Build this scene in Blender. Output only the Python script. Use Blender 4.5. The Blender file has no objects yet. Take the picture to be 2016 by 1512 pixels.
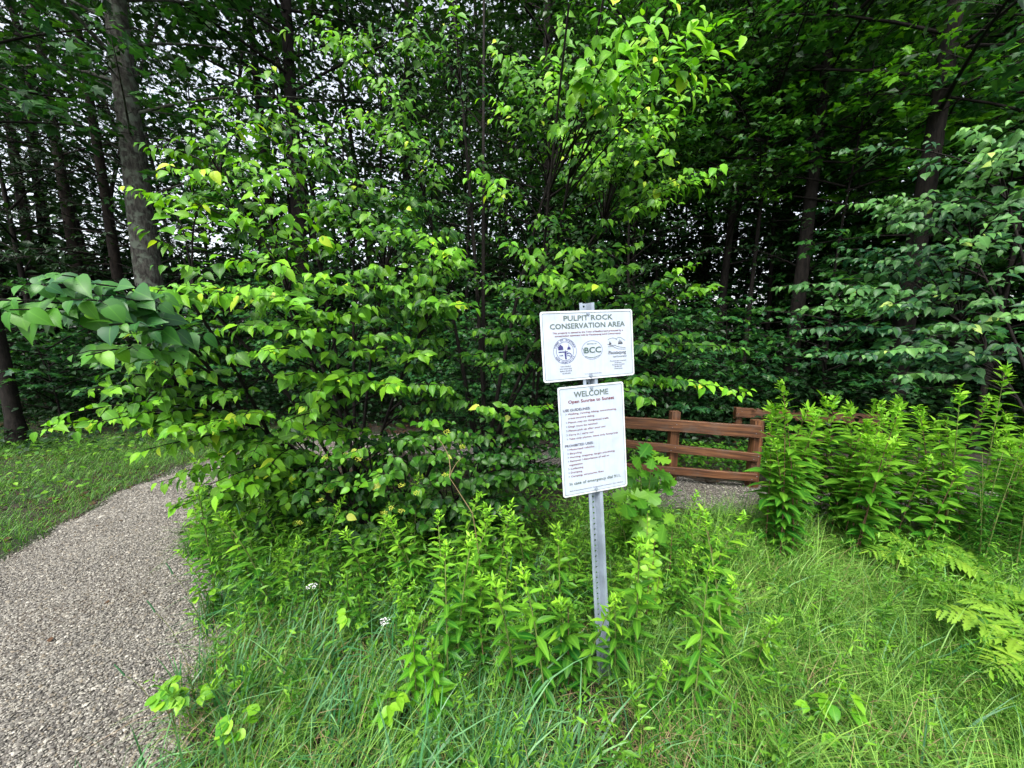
import bpy, math, random
import numpy as np
from mathutils import Vector, Matrix

R = math.radians
S = bpy.context.scene
COL = S.collection
rng = np.random.default_rng(11)
random.seed(11)

# ------------------------------------------------------------------ camera
CAM = np.array([0.0, 0.0, 1.6]); PITCH = R(8.0); FPX = 728.0
cp, sp = math.cos(PITCH), math.sin(PITCH)
cd = bpy.data.cameras.new('camera'); cam = bpy.data.objects.new('camera', cd); COL.objects.link(cam)
cam.location = CAM; cam.rotation_euler = (R(90) - PITCH, 0, 0)
cd.sensor_width = 36; cd.lens = FPX / 2016 * 36; cd.clip_start = 0.05; cd.clip_end = 600
S.camera = cam

# ------------------------------------------------------------------ sky, sun, exposure
SUN_EL, SUN_AZ = R(58), R(200)           # azimuth: from behind the camera, a little to the left
w = bpy.data.worlds.new("World"); S.world = w; w.use_nodes = True
nt = w.node_tree; bg = nt.nodes['Background']
sky = nt.nodes.new('ShaderNodeTexSky'); sky.sky_type = 'NISHITA'; sky.sun_disc = False
sky.sun_elevation = SUN_EL; sky.sun_rotation = SUN_AZ; sky.air_density = 1.0; sky.dust_density = 3.0; sky.ozone_density = 1.0
hs = nt.nodes.new('ShaderNodeHueSaturation'); hs.inputs['Saturation'].default_value = 0.35
nt.links.new(sky.outputs[0], hs.inputs['Color']); nt.links.new(hs.outputs[0], bg.inputs[0])
bg.inputs[1].default_value = 0.15
sl = bpy.data.lights.new('sun', 'SUN'); sl.energy = 1.5; sl.angle = R(20); sl.color = (1, .97, .92)
so = bpy.data.objects.new('sun', sl); COL.objects.link(so)
sd = Vector((math.sin(SUN_AZ) * math.cos(SUN_EL), math.cos(SUN_AZ) * math.cos(SUN_EL), math.sin(SUN_EL)))
so.rotation_euler = sd.to_track_quat('Z', 'Y').to_euler(); so.location = sd * 30
S.view_settings.view_transform = 'Standard'; S.view_settings.look = 'None'
S.view_settings.exposure = 1.55; S.view_settings.gamma = 1.0
S.render.engine = 'CYCLES'
cy = S.cycles
cy.max_bounces = 6; cy.diffuse_bounces = 3; cy.glossy_bounces = 2; cy.transmission_bounces = 4; cy.transparent_max_bounces = 4
cy.use_denoising = True; cy.caustics_reflective = False; cy.caustics_refractive = False
cy.sample_clamp_indirect = 6

# ------------------------------------------------------------------ helpers: pixel rays, tags, meshes
def ray(px, py):
    u = (px - 1008) / FPX; v = (756 - py) / FPX
    return np.array([u, cp + v * sp, -sp + v * cp])
def P(px, py, s): return CAM + ray(px, py) * s
def G(px, py, z=0.0):
    r = ray(px, py); return CAM + r * ((z - CAM[2]) / r[2])
def c2w(v): return np.array([v[0], v[1] * sp + v[2] * cp, v[1] * cp - v[2] * sp])

def tag(o, label=None, cat=None, group=None, kind=None):
    if label: o['label'] = label
    if cat: o['category'] = cat
    if group: o['group'] = group
    if kind: o['kind'] = kind
    return o
def empty(name, loc=(0, 0, 0), rz=0.0):
    o = bpy.data.objects.new(name, None); COL.objects.link(o); o.location = loc; o.rotation_euler = (0, 0, rz)
    o.empty_display_size = .1
    return o
def copy_thing(o, loc, rz, sc=1.0, label=None, group=None):
    c = o.copy(); COL.objects.link(c); c.location = loc; c.rotation_euler = (0, 0, rz); c.scale = (sc, sc, sc)
    if label: c['label'] = label
    if group: c['group'] = group
    for ch in o.children:
        d = ch.copy(); COL.objects.link(d); d.parent = c
        for g in ch.children:
            e = g.copy(); COL.objects.link(e); e.parent = d
    return c

class MB:
    """collects vertices and faces; builds one mesh"""
    def __init__(s): s.V = []; s.T = []; s.Q = []; s.A = []; s.n = 0
    def add(s, V, tri=None, quad=None, att=None):
        V = np.asarray(V, float).reshape(-1, 3)
        if tri is not None and len(tri): s.T.append(np.asarray(tri, int).reshape(-1, 3) + s.n)
        if quad is not None and len(quad): s.Q.append(np.asarray(quad, int).reshape(-1, 4) + s.n)
        s.V.append(V); s.A.append(np.zeros((len(V), 4)) if att is None else np.asarray(att, float).reshape(-1, 4)); s.n += len(V)
        return s
    def build(s, name, mat, parent=None, smooth=True, att=True):
        V = np.concatenate(s.V); A = np.concatenate(s.A)
        T = np.concatenate(s.T) if s.T else np.zeros((0, 3), int); Q = np.concatenate(s.Q) if s.Q else np.zeros((0, 4), int)
        me = bpy.data.meshes.new(name)
        me.vertices.add(len(V)); me.vertices.foreach_set('co', V.astype(np.float32).ravel())
        me.loops.add(T.size + Q.size); me.loops.foreach_set('vertex_index', np.concatenate([T.ravel(), Q.ravel()]).astype(np.int32))
        me.polygons.add(len(T) + len(Q))
        me.polygons.foreach_set('loop_start', np.concatenate([np.arange(len(T)) * 3, T.size + np.arange(len(Q)) * 4]).astype(np.int32))
        me.polygons.foreach_set('use_smooth', np.full(len(T) + len(Q), smooth))
        if att:
            a = me.attributes.new('leaf', 'FLOAT_COLOR', 'POINT'); a.data.foreach_set('color', A.astype(np.float32).ravel())
        me.update(calc_edges=True); me.validate()
        for m in (mat if isinstance(mat, (list, tuple)) else [mat]): me.materials.append(m)
        o = bpy.data.objects.new(name, me); COL.objects.link(o)
        if parent is not None: o.parent = parent
        return o

def nrm(a): return a / (np.linalg.norm(a, axis=-1, keepdims=True) + 1e-9)
def bez(P0, P1, P2, t):
    t = np.asarray(t)[..., None]
    return (1 - t) ** 2 * P0 + 2 * t * (1 - t) * P1 + t * t * P2
def dbez(P0, P1, P2, t):
    t = np.asarray(t)[..., None]
    return 2 * (1 - t) * (P1 - P0) + 2 * t * (P2 - P1)
def tubes(mb, P0, P1, P2, r0, r1, nseg=4, nside=4):
    P0, P1, P2 = [np.atleast_2d(np.asarray(q, float)) for q in (P0, P1, P2)]
    B = len(P0); ts = np.linspace(0, 1, nseg + 1)
    C = np.stack([bez(P0, P1, P2, np.full(B, t)) for t in ts], 1)
    D = nrm(np.stack([dbez(P0, P1, P2, np.full(B, t)) for t in ts], 1))
    mean = nrm(P2 - P0); ref = np.where(np.abs(mean[:, 2:3]) > .8, np.array([[1., .13, 0]]), np.array([[.05, .1, 1.]]))
    a = nrm(np.cross(D, ref[:, None, :])); b = np.cross(D, a)
    r0 = np.broadcast_to(r0, (B,)); r1 = np.broadcast_to(r1, (B,))
    rr = r0[:, None] * (1 - ts) + r1[:, None] * ts
    th = np.arange(nside) / nside * 2 * np.pi
    V = C[:, :, None] + rr[:, :, None, None] * (np.cos(th)[None, None, :, None] * a[:, :, None] + np.sin(th)[None, None, :, None] * b[:, :, None])
    base = (np.arange(B) * (nseg + 1) * nside)[:, None, None]
    k = (np.arange(nseg) * nside)[None, :, None]; j = np.arange(nside)[None, None, :]; j2 = (j + 1) % nside
    q = np.stack([base + k + j, base + k + j2, base + k + nside + j2, base + k + nside + j], -1)
    mb.add(V.reshape(-1, 3), quad=q.reshape(-1, 4))
def polytube(mb, pts, rad, nside=10, rough=0.0, seed=0):
    pts = np.asarray(pts, float); n = len(pts); rad = np.broadcast_to(rad, (n,))
    D = nrm(np.gradient(pts, axis=0)); m = nrm(pts[-1] - pts[0])
    ref = np.array([1., .13, 0]) if abs(m[2]) > .8 else np.array([.05, .1, 1.])
    a = nrm(np.cross(D, ref)); b = np.cross(D, a); th = np.arange(nside) / nside * 2 * np.pi
    rg = np.random.default_rng(seed)
    rr = rad[:, None] * (1 + rough * (rg.random((n, nside)) - .5)) * (1 + rough * .8 * np.sin(th * 3 + rg.random() * 6))
    V = pts[:, None] + rr[..., None] * (np.cos(th)[None, :, None] * a[:, None] + np.sin(th)[None, :, None] * b[:, None])
    k = (np.arange(n - 1) * nside)[:, None]; j = np.arange(nside)[None]; j2 = (j + 1) % nside
    mb.add(V.reshape(-1, 3), quad=np.stack([k + j, k + j2, k + nside + j2, k + nside + j], -1).reshape(-1, 4))

def box_faces(): return [[0, 3, 2, 1], [4, 5, 6, 7], [0, 1, 5, 4], [1, 2, 6, 5], [2, 3, 7, 6], [3, 0, 4, 7]]
def box(mb, c, ex, ey, ez):
    c, ex, ey, ez = [np.asarray(q, float) for q in (c, ex, ey, ez)]
    V = [c + a * ex + b * ey + d * ez for d in (-1, 1) for a, b in ((-1, -1), (1, -1), (1, 1), (-1, 1))]
    mb.add(V, quad=box_faces())

# ------------------------------------------------------------------ leaf templates (x across, y along 0..1, z up)
def strip_leaf(ws, fold=.25, droop=.25, ys=None):
    n = len(ws); ys = ys or [(i + 1) / (n + 1) for i in range(n)]
    V = [[0, 0, 0]]; F3 = []; F4 = []
    for wd, y in zip(ws, ys):
        z = -droop * y * y
        V += [[-wd, y, z + fold * wd], [0, y, z], [wd, y, z + fold * wd]]
    V.append([0, 1, -droop]); m = len(V) - 1
    F3 += [[0, 2, 1], [0, 3, 2]]
    for i in range(n - 1):
        a = 1 + 3 * i
        F4 += [[a, a + 1, a + 4, a + 3], [a + 1, a + 2, a + 5, a + 4]]
    a = 1 + 3 * (n - 1); F3 += [[a, a + 1, m], [a + 1, a + 2, m]]
    return np.array(V, float), np.array(F3), np.array(F4).reshape(-1, 4)
OVATE = strip_leaf([.22, .33, .26, .08], ys=[.12, .34, .62, .84], fold=.3, droop=.3)
ROUND = strip_leaf([.36, .47, .40, .2], ys=[.12, .4, .7, .9], fold=.2, droop=.15)
LANCE = strip_leaf([.10, .13, .07], ys=[.25, .5, .78], fold=.35, droop=.3)
OVATE_S = strip_leaf([.34, .24], ys=[.3, .65], fold=.25, droop=.2)
DIAM = strip_leaf([.33], ys=[.42], fold=.25, droop=.15)
NEEDLE = strip_leaf([.09], ys=[.5], fold=.0, droop=.2)
def star_leaf(pts, droop=.15):
    V = [[0, .35, 0.02]] + [[x, y, -droop * (abs(x) * .8 + max(0, y - .4))] for x, y in pts]
    n = len(pts); F = [[0, 1 + i, 1 + (i + 1) % n] for i in range(n)]
    return np.array(V, float), np.array(F), np.zeros((0, 4), int)
MAPLE = star_leaf([(0, 0), (.22, .03), (.42, .1), (.3, .28), (.58, .5), (.3, .52), (.2, .62), (0, 1), (-.2, .62), (-.3, .52), (-.58, .5), (-.3, .28), (-.42, .1), (-.22, .03)])
OAK = star_leaf([(0, 0), (.08, .15), (.25, .2), (.12, .32), (.4, .45), (.2, .52), (.42, .72), (.2, .74), (.2, .92), (0, 1), (-.2, .92), (-.2, .74), (-.42, .72), (-.2, .52), (-.4, .45), (-.12, .32), (-.25, .2), (-.08, .15)])
SHRUBT = strip_leaf([.28, .38, .30, .12], ys=[.12, .36, .64, .86], fold=.25, droop=.25)
BROADT = strip_leaf([.30, .42, .40, .24, .08], ys=[.07, .25, .48, .72, .88], fold=.22, droop=.38)
LOBED = star_leaf([(0, 0), (.25, -.02), (.42, .15), (.36, .3), (.5, .45), (.3, .6), (.26, .75), (0, 1), (-.26, .75), (-.3, .6), (-.5, .45), (-.36, .3), (-.42, .15), (-.25, -.02)], droop=.25)

def put_leaves(mb, tpl, pos, d, n, size, youth, wscale=1.0):
    V, F3, F4 = tpl; L = len(pos)
    if L == 0: return
    d = nrm(d); x = nrm(np.cross(d, n)); z = np.cross(x, d)
    size = np.broadcast_to(size, (L,)); wscale = np.broadcast_to(wscale, (L,))
    W = pos[:, None] + size[:, None, None] * (V[None, :, 0:1] * wscale[:, None, None] * x[:, None] + V[None, :, 1:2] * d[:, None] + V[None, :, 2:3] * z[:, None])
    A = np.empty((L, len(V), 4)); A[..., 0] = np.clip(youth, 0, 1)[:, None]; A[..., 1] = rng.random(L)[:, None]
    A[..., 2] = np.abs(V[None, :, 0]) * 2; A[..., 3] = V[None, :, 1]
    off = (np.arange(L) * len(V))[:, None, None]
    mb.add(W.reshape(-1, 3), tri=(F3[None] + off).reshape(-1, 3), quad=(F4[None] + off).reshape(-1, 4) if len(F4) else None, att=A.reshape(-1, 4))

def on_twigs(mbl, P0, P1, P2, youth0, tpl, spacing=.035, size=.065, droop=.7, up=1.0, out=None, jit=.3, t0=.1, tipyoung=.5, sizevar=.3):
    """alternate leaves along twigs given as quadratic beziers"""
    Ln = np.linalg.norm(P2 - P0, axis=1); n = np.maximum(2, (Ln / spacing).astype(int)); idx = np.repeat(np.arange(len(P0)), n)
    k = np.arange(len(idx)) - np.repeat(np.cumsum(n) - n, n)
    t = t0 + (1 - t0) * (k + rng.random(len(idx)) * .4) / np.maximum(n[idx] - .6, 1)
    t = np.clip(t, 0, 1)
    p = bez(P0[idx], P1[idx], P2[idx], t); tg = nrm(dbez(P0[idx], P1[idx], P2[idx], t))
    side = nrm(np.cross(tg, np.array([0, 0, 1.]))) * np.where(k % 2 == 0, 1, -1)[:, None]
    last = (t > .93)[:, None]; droop = (droop * rng.uniform(.1, 1.3, len(P0)))[idx][:, None]
    d = tg * .55 + side * np.where(last, .1, .75) + np.array([0, 0, -1.]) * droop + rng.normal(0, jit, p.shape)
    o = nrm(out)[None] if out is not None else np.zeros((1, 3))
    nn = np.array([0, 0, 1.]) * up + o + tg * .25 + rng.normal(0, jit * 1.25, p.shape)
    sz = size * (1 + rng.normal(0, sizevar, len(p))).clip(.5, 1.5) * (1 - .35 * (t > .85))
    p = p + d * 0.08 * size
    put_leaves(mbl, tpl, p, d, nn, sz, youth0[idx] + tipyoung * np.clip((t - .6) * 2, 0, 1) * rng.random(len(p)) + rng.normal(0, .12, len(p)), rng.uniform(.7, 1.15, len(p)))

def twigs_from(P0, P1, P2, per_m=14, tmin=.25, tmax=.98, l0=.38, l1=.12, ang=.8, droop=.12, flat=.25, rise=0.1):
    """side twigs from limbs: returns bezier arrays + parent param"""
    Ln = np.linalg.norm(P2 - P0, axis=1); n = np.maximum(2, (Ln * (tmax - tmin) * per_m).astype(int)); idx = np.repeat(np.arange(len(P0)), n)
    k = np.arange(len(idx)) - np.repeat(np.cumsum(n) - n, n)
    f = (k + rng.random(len(idx))) / n[idx]; t = tmin + (tmax - tmin) * f
    p = bez(P0[idx], P1[idx], P2[idx], t); tg = nrm(dbez(P0[idx], P1[idx], P2[idx], t))
    side = nrm(np.cross(tg, np.array([0, 0, 1.])) + 1e-4) * np.where(k % 2 == 0, 1, -1)[:, None]
    d = nrm(tg * math.cos(ang) + side * math.sin(ang) + np.array([0, 0, 1.]) * rise + rng.normal(0, flat, p.shape))
    L = (l0 * (1 - f) + l1 * f) * rng.uniform(.6, 1.25, len(p))
    e = p + d * L[:, None]; m = (p + e) / 2 + np.array([0, 0, 1.]) * (L * droop)[:, None]; e = e - np.array([0, 0, 1.]) * (L * droop * 1.2)[:, None]
    return p, m, e, f, idx

# ------------------------------------------------------------------ materials
def new_mat(name):
    m = bpy.data.materials.new(name); m.use_nodes = True; return m, m.node_tree, m.node_tree.nodes['Principled BSDF']
def N(t, typ, **k):
    n = t.nodes.new(typ)
    for a, b in k.items(): setattr(n, a, b)
    return n
def mixc(t, a, b, fac, blend='MIX'):
    m = N(t, 'ShaderNodeMix', data_type='RGBA', blend_type=blend)
    for sock, v in ((6, a), (7, b), (0, fac)):
        if hasattr(v, 'is_linked') or isinstance(v, bpy.types.NodeSocket): t.links.new(v, m.inputs[sock])
        else: m.inputs[sock].default_value = v if sock == 0 else (*v, 1)
    return m.outputs[2]
def math_(t, op, a, b=0.0, c=None):
    m = N(t, 'ShaderNodeMath', operation=op)
    for i, v in enumerate((a, b) if c is None else (a, b, c)):
        if isinstance(v, bpy.types.NodeSocket): t.links.new(v, m.inputs[i])
        else: m.inputs[i].default_value = v
    return m.outputs[0]
def noise(t, scale, detail=3, coord=None, rough=.55):
    n = N(t, 'ShaderNodeTexNoise'); n.inputs['Scale'].default_value = scale; n.inputs['Detail'].default_value = detail; n.inputs['Roughness'].default_value = rough
    if coord is not None: t.links.new(coord, n.inputs['Vector'])
    return n
def ramp(t, fac, stops):
    r = N(t, 'ShaderNodeValToRGB'); t.links.new(fac, r.inputs[0]); e = r.color_ramp.elements
    while len(e) < len(stops): e.new(.5)
    for el, (p, c) in zip(e, stops): el.position = p; el.color = (*c, 1)
    return r.outputs[0]

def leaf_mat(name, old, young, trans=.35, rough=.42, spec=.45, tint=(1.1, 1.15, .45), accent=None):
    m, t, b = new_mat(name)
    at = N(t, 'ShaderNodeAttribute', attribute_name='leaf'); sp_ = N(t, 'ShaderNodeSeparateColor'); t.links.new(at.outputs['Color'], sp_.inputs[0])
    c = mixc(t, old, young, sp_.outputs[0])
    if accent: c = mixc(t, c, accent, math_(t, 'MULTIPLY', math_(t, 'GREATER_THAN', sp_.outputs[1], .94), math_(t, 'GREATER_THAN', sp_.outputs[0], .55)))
    oi = N(t, 'ShaderNodeObjectInfo')
    val = math_(t, 'MULTIPLY', math_(t, 'MULTIPLY_ADD', sp_.outputs[1], .5, .72), math_(t, 'MULTIPLY_ADD', oi.outputs['Random'], .25, .88))
    hs = N(t, 'ShaderNodeHueSaturation'); t.links.new(c, hs.inputs['Color']); t.links.new(val, hs.inputs['Value'])
    t.links.new(math_(t, 'MULTIPLY_ADD', sp_.outputs[1], -.03, .515), hs.inputs['Hue'])
    mid = math_(t, 'LESS_THAN', sp_.outputs[2], .05)
    c2 = mixc(t, hs.outputs[0], tuple(min(1, q * 1.6 + .02) for q in young), math_(t, 'MULTIPLY', mid, .13))
    t.links.new(c2, b.inputs['Base Color']); b.inputs['Roughness'].default_value = rough; b.inputs['Specular IOR Level'].default_value = spec
    tr = N(t, 'ShaderNodeBsdfTranslucent'); t.links.new(mixc(t, c2, tint, 1.0, 'MULTIPLY'), tr.inputs[0])
    mx = N(t, 'ShaderNodeMixShader'); mx.inputs[0].default_value = trans
    t.links.new(b.outputs[0], mx.inputs[1]); t.links.new(tr.outputs[0], mx.inputs[2])
    t.links.new(mx.outputs[0], t.nodes['Material Output'].inputs[0])
    return m
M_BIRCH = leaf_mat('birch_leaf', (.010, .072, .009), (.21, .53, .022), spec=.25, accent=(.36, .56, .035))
M_BROAD = leaf_mat('broad_leaf', (.030, .135, .05), (.14, .40, .02), spec=.35)
M_SHRUB = leaf_mat('shrub_leaf', (.014, .075, .010), (.12, .34, .016), rough=.4, spec=.3, accent=(.34, .42, .06))
M_MAPLE = leaf_mat('maple_leaf', (.018, .092, .03), (.11, .34, .018), trans=.38, spec=.4)
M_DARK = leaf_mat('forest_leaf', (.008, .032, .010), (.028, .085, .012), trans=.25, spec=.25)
M_BEECH = leaf_mat('beech_leaf', (.009, .06, .024), (.14, .34, .07), spec=.3, accent=(.27, .42, .09))
M_PINE = leaf_mat('pine_needle', (.006, .022, .009), (.02, .05, .015), trans=.15, spec=.2)
M_GOLD = leaf_mat('goldenrod_leaf', (.024, .14, .012), (.24, .52, .035), trans=.38, spec=.3)
M_FERN = leaf_mat('fern_leaf', (.05, .18, .015), (.22, .40, .04), spec=.3)
M_LIME = leaf_mat('lime_leaf', (.07, .25, .012), (.22, .47, .03), spec=.3)
M_OAK = leaf_mat('oak_leaf', (.035, .15, .012), (.13, .32, .02), spec=.3)
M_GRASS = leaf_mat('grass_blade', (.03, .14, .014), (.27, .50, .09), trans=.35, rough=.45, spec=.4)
M_GRASSB = leaf_mat('blue_grass_blade', (.03, .14, .05), (.18, .38, .15), trans=.3, rough=.4, spec=.5)
M_DRY = leaf_mat('dry_grass', (.28, .19, .09), (.42, .32, .18), trans=.2, rough=.7, tint=(1, .9, .6))
M_HERB = leaf_mat('herb_leaf', (.02, .11, .010), (.17, .40, .03), spec=.3)
M_LITTER = leaf_mat('litter_leaf', (.03, .018, .01), (.08, .045, .022), trans=.05, rough=.8, tint=(1, .8, .5), spec=.2)

def bark_mat(name, c1, c2, scale=9, lichen=None, bump=.6):
    m, t, b = new_mat(name)
    tc = N(t, 'ShaderNodeTexCoord'); mp = N(t, 'ShaderNodeMapping'); mp.inputs['Scale'].default_value = (1, 1, .28); t.links.new(tc.outputs['Object'], mp.inputs[0])
    n1 = noise(t, scale, 6, mp.outputs[0], .7); n2 = noise(t, scale * .35, 3, tc.outputs['Object'])
    c = ramp(t, n1.outputs[0], [(.35, c1), (.62, c2)])
    if lichen:
        c = mixc(t, c, lichen, ramp(t, n2.outputs[0], [(.5, (0, 0, 0)), (.62, (1, 1, 1))]))
    t.links.new(c, b.inputs['Base Color']); b.inputs['Roughness'].default_value = .9; b.inputs['Specular IOR Level'].default_value = .2
    bp = N(t, 'ShaderNodeBump'); bp.inputs['Strength'].default_value = bump; bp.inputs['Distance'].default_value = .02
    t.links.new(n1.outputs[0], bp.inputs['Height']); t.links.new(bp.outputs[0], b.inputs['Normal'])
    return m
M_BARKG = bark_mat('grey_lichen_bark', (.016, .014, .012), (.10, .095, .08), 26, (.13, .15, .115), bump=1.0)
M_BARKD = bark_mat('dark_bark', (.004, .0035, .003), (.018, .0145, .012), 20)
M_BARKP = bark_mat('pine_bark', (.007, .006, .005), (.03, .023, .019), 14)
M_TWIG = bark_mat('twig_bark', (.018, .012, .008), (.05, .034, .02), 30)
M_STEM = bark_mat('herb_stem', (.09, .12, .03), (.16, .2, .06), 40, bump=.1)
M_STEMR = bark_mat('red_stem', (.09, .045, .03), (.17, .10, .06), 40, bump=.1)

# ------------------------------------------------------------------ terrain + path
CL = np.array([(-1.2, -6), (-1.7, -3), (-2.15, 0), (-2.45, 1.2), (-2.98, 2.3), (-3.42, 3.5), (-3.25, 4.6), (-2.3, 5.25), (-.8, 5.1), (.6, 4.3), (1.6, 3.6), (2.6, 3.22), (4, 3.15), (8, 3.6)], float)
HW = np.array([1.0, 1.0, 1.05, .98, .62, .46, .42, .45, .42, .42, .36, .34, .36, .4])
def catmull(P_, n=12):
    P_ = np.asarray(P_, float); Q = np.vstack([2 * P_[0] - P_[1], P_, 2 * P_[-1] - P_[-2]]); out = []
    for i in range(1, len(Q) - 2):
        for k in range(n):
            t = k / n; a, b, c, d = Q[i - 1:i + 3]
            out.append(.5 * ((2 * b) + (-a + c) * t + (2 * a - 5 * b + 4 * c - d) * t * t + (-a + 3 * b - 3 * c + d) * t ** 3))
    out.append(P_[-1]); return np.array(out)
CLF = catmull(np.c_[CL, HW]); 
def path_d(x, y):
    """distance to the path edge, negative inside"""
    x = np.asarray(x, float); y = np.asarray(y, float); best = np.full(x.shape, 1e9)
    for i in range(len(CLF) - 1):
        a, b = CLF[i], CLF[i + 1]; ab = b[:2] - a[:2]; L2 = (ab ** 2).sum()
        t = np.clip(((x - a[0]) * ab[0] + (y - a[1]) * ab[1]) / L2, 0, 1)
        d = np.hypot(x - a[0] - t * ab[0], y - a[1] - t * ab[1]) - (a[2] + (b[2] - a[2]) * t)
        best = np.minimum(best, d)
    return best + .05 * np.sin(x * 5.1 + y * 3.3) + .035 * np.sin(x * 11.3 - y * 9.1) + .02 * np.sin(x * 23 + y * 29)
def sst(a, b, v): t = np.clip((v - a) / (b - a), 0, 1); return t * t * (3 - 2 * t)
def H(x, y, pd=None):
    x = np.asarray(x, float); y = np.asarray(y, float)
    h = .025 * np.sin(x * 1.3 + 1) * np.cos(y * 1.1) + .012 * np.sin(x * 4.1 + y * 2.7) + .008 * np.sin(y * 7.3 - x * 5)
    h = h - .22 * sst(4.4, 6, y) * sst(.5, 2, x) + .35 * sst(5.5, 9, y) * sst(-3, -6, x) * sst(3.5, 7, y)
    h = h + .4 * np.sin(x * .11) * sst(10, 30, np.hypot(x, y))
    far = sst(9, 14, np.hypot(x, y))
    return h * (1 if pd is None else 1)
mg, t, b = new_mat('forest_soil')
tc = N(t, 'ShaderNodeTexCoord'); n1 = noise(t, 3, 8, tc.outputs['Object']); n2 = noise(t, 45, 5, tc.outputs['Object'], .7)
c = mixc(t, ramp(t, n2.outputs[0], [(.3, (.008, .006, .004)), (.5, (.028, .02, .013)), (.7, (.065, .045, .028))]), (.015, .028, .007), ramp(t, n1.outputs[0], [(.48, (0, 0, 0)), (.6, (.8, .8, .8))]))
t.links.new(c, b.inputs['Base Color']); b.inputs['Roughness'].default_value = .95
bp = N(t, 'ShaderNodeBump'); bp.inputs['Strength'].default_value = .8; bp.inputs['Distance'].default_value = .03; t.links.new(n2.outputs[0], bp.inputs['Height']); t.links.new(bp.outputs[0], b.inputs['Normal'])
M_SOIL = mg
def sheet(name, xs, ys, zf, mat, mask=None):
    X, Y = np.meshgrid(xs, ys); Z = zf(X, Y); V = np.stack([X, Y, Z], -1).reshape(-1, 3)
    nx = len(xs); i, j = np.meshgrid(np.arange(nx - 1), np.arange(len(ys) - 1)); k = j * nx + i
    q = np.stack([k, k + 1, k + nx + 1, k + nx], -1).reshape(-1, 4)
    if mask is not None:
        mk = mask(X, Y).reshape(-1); q = q[mk[q].any(1)]
        used = np.zeros(len(V), bool); used[q.ravel()] = True; mp = np.cumsum(used) - 1; V = V[used]; q = mp[q]
    return MB().add(V, quad=q).build(name, mat, att=False)
near = np.arange(-9, 9.001, .06)
def ext(a, far): 
    g = 9 + np.cumsum(.1 * 1.16 ** np.arange(60)); g = g[g < far]
    return np.concatenate([-g[::-1], a, g])
xs = ext(near, 400); ys = ext(near, 400)
g = sheet('ground', xs, ys, lambda X, Y: H(X, Y) - .03 * sst(.06, -.06, path_d(X, Y)), M_SOIL); tag(g, kind='structure')
mp_, t, b = new_mat('path_gravel')
tc = N(t, 'ShaderNodeTexCoord'); vo = N(t, 'ShaderNodeTexVoronoi'); vo.inputs['Scale'].default_value = 95; t.links.new(tc.outputs['Object'], vo.inputs['Vector'])
sc_ = N(t, 'ShaderNodeSeparateColor'); t.links.new(vo.outputs['Color'], sc_.inputs[0])
n1 = noise(t, 1.7, 5, tc.outputs['Object'])
c = ramp(t, sc_.outputs[0], [(.0, (.025, .023, .02)), (.45, (.08, .073, .064)), (.8, (.17, .155, .135)), (1, (.35, .33, .29))])
c = mixc(t, c, (.11, .075, .045), math_(t, 'MULTIPLY', ramp(t, n1.outputs[0], [(.5, (0, 0, 0)), (.75, (1, 1, 1))]), .5))
t.links.new(c, b.inputs['Base Color']); b.inputs['Roughness'].default_value = .9
bp = N(t, 'ShaderNodeBump'); bp.inputs['Distance'].default_value = .006; t.links.new(vo.outputs['Distance'], bp.inputs['Height']); bp.invert = True; t.links.new(bp.outputs[0], b.inputs['Normal'])
g = sheet('gravel_path', np.arange(-5, 7, .04), np.arange(-4, 6.5, .04), lambda X, Y: H(X, Y) - .004, mp_, lambda X, Y: path_d(X, Y) < 0.02); tag(g, kind='structure')

# pebbles
def scatter(n, x0, x1, y0, y1): return rng.uniform(x0, x1, n), rng.uniform(y0, y1, n)
oct_v = np.array([[1, 0, 0], [0, 1, 0], [-1, 0, 0], [0, -1, 0], [0, 0, 1], [0, 0, -1.]]); oct_f = np.array([[0, 1, 4], [1, 2, 4], [2, 3, 4], [3, 0, 4], [1, 0, 5], [2, 1, 5], [3, 2, 5], [0, 3, 5]])
mpb, t, b = new_mat('pebble_stone')
at = N(t, 'ShaderNodeAttribute', attribute_name='leaf'); s2 = N(t, 'ShaderNodeSeparateColor'); t.links.new(at.outputs['Color'], s2.inputs[0])
c = ramp(t, s2.outputs[0], [(0, (.07, .066, .06)), (.3, (.135, .126, .11)), (.6, (.19, .178, .152)), (.85, (.27, .253, .213)), (1, (.40, .38, .33))])
c = mixc(t, c, (.19, .15, .095), ramp(t, s2.outputs[1], [(.8, (0, 0, 0)), (.97, (.6, .6, .6))]))
t.links.new(c, b.inputs['Base Color']); b.inputs['Roughness'].default_value = .85
def pebbles(n, x0, x1, y0, y1, smin, smax, cond):
    x, y = scatter(n, x0, x1, y0, y1); k = cond(x, y); x, y = x[k], y[k]; L = len(x)
    z = H(x, y); sz = rng.uniform(smin, smax, L) * (1 + .9 * (rng.random(L) > .95))
    V = oct_v[None] * (1 + rng.uniform(-.35, .35, (L, 6, 3))) * np.array([1, .72, .45]) * sz[:, None, None]
    a = rng.uniform(0, 6.28, L); tl = rng.normal(0, .3, L)
    ca, sa = np.cos(a)[:, None], np.sin(a)[:, None]
    Vx = V[..., 0] * ca - V[..., 1] * sa; Vy = V[..., 0] * sa + V[..., 1] * ca; Vz = V[..., 2] + V[..., 0] * np.sin(tl)[:, None]
    W = np.stack([Vx + x[:, None], Vy + y[:, None], Vz + z[:, None] + sz[:, None] * .12], -1)
    A = np.zeros((L, 6, 4)); A[..., 0] = rng.random(L)[:, None]; A[..., 1] = rng.random(L)[:, None]
    return W.reshape(-1, 3), (oct_f[None] + (np.arange(L) * 6)[:, None, None]).reshape(-1, 3), A.reshape(-1, 4)
mb = MB()
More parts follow.
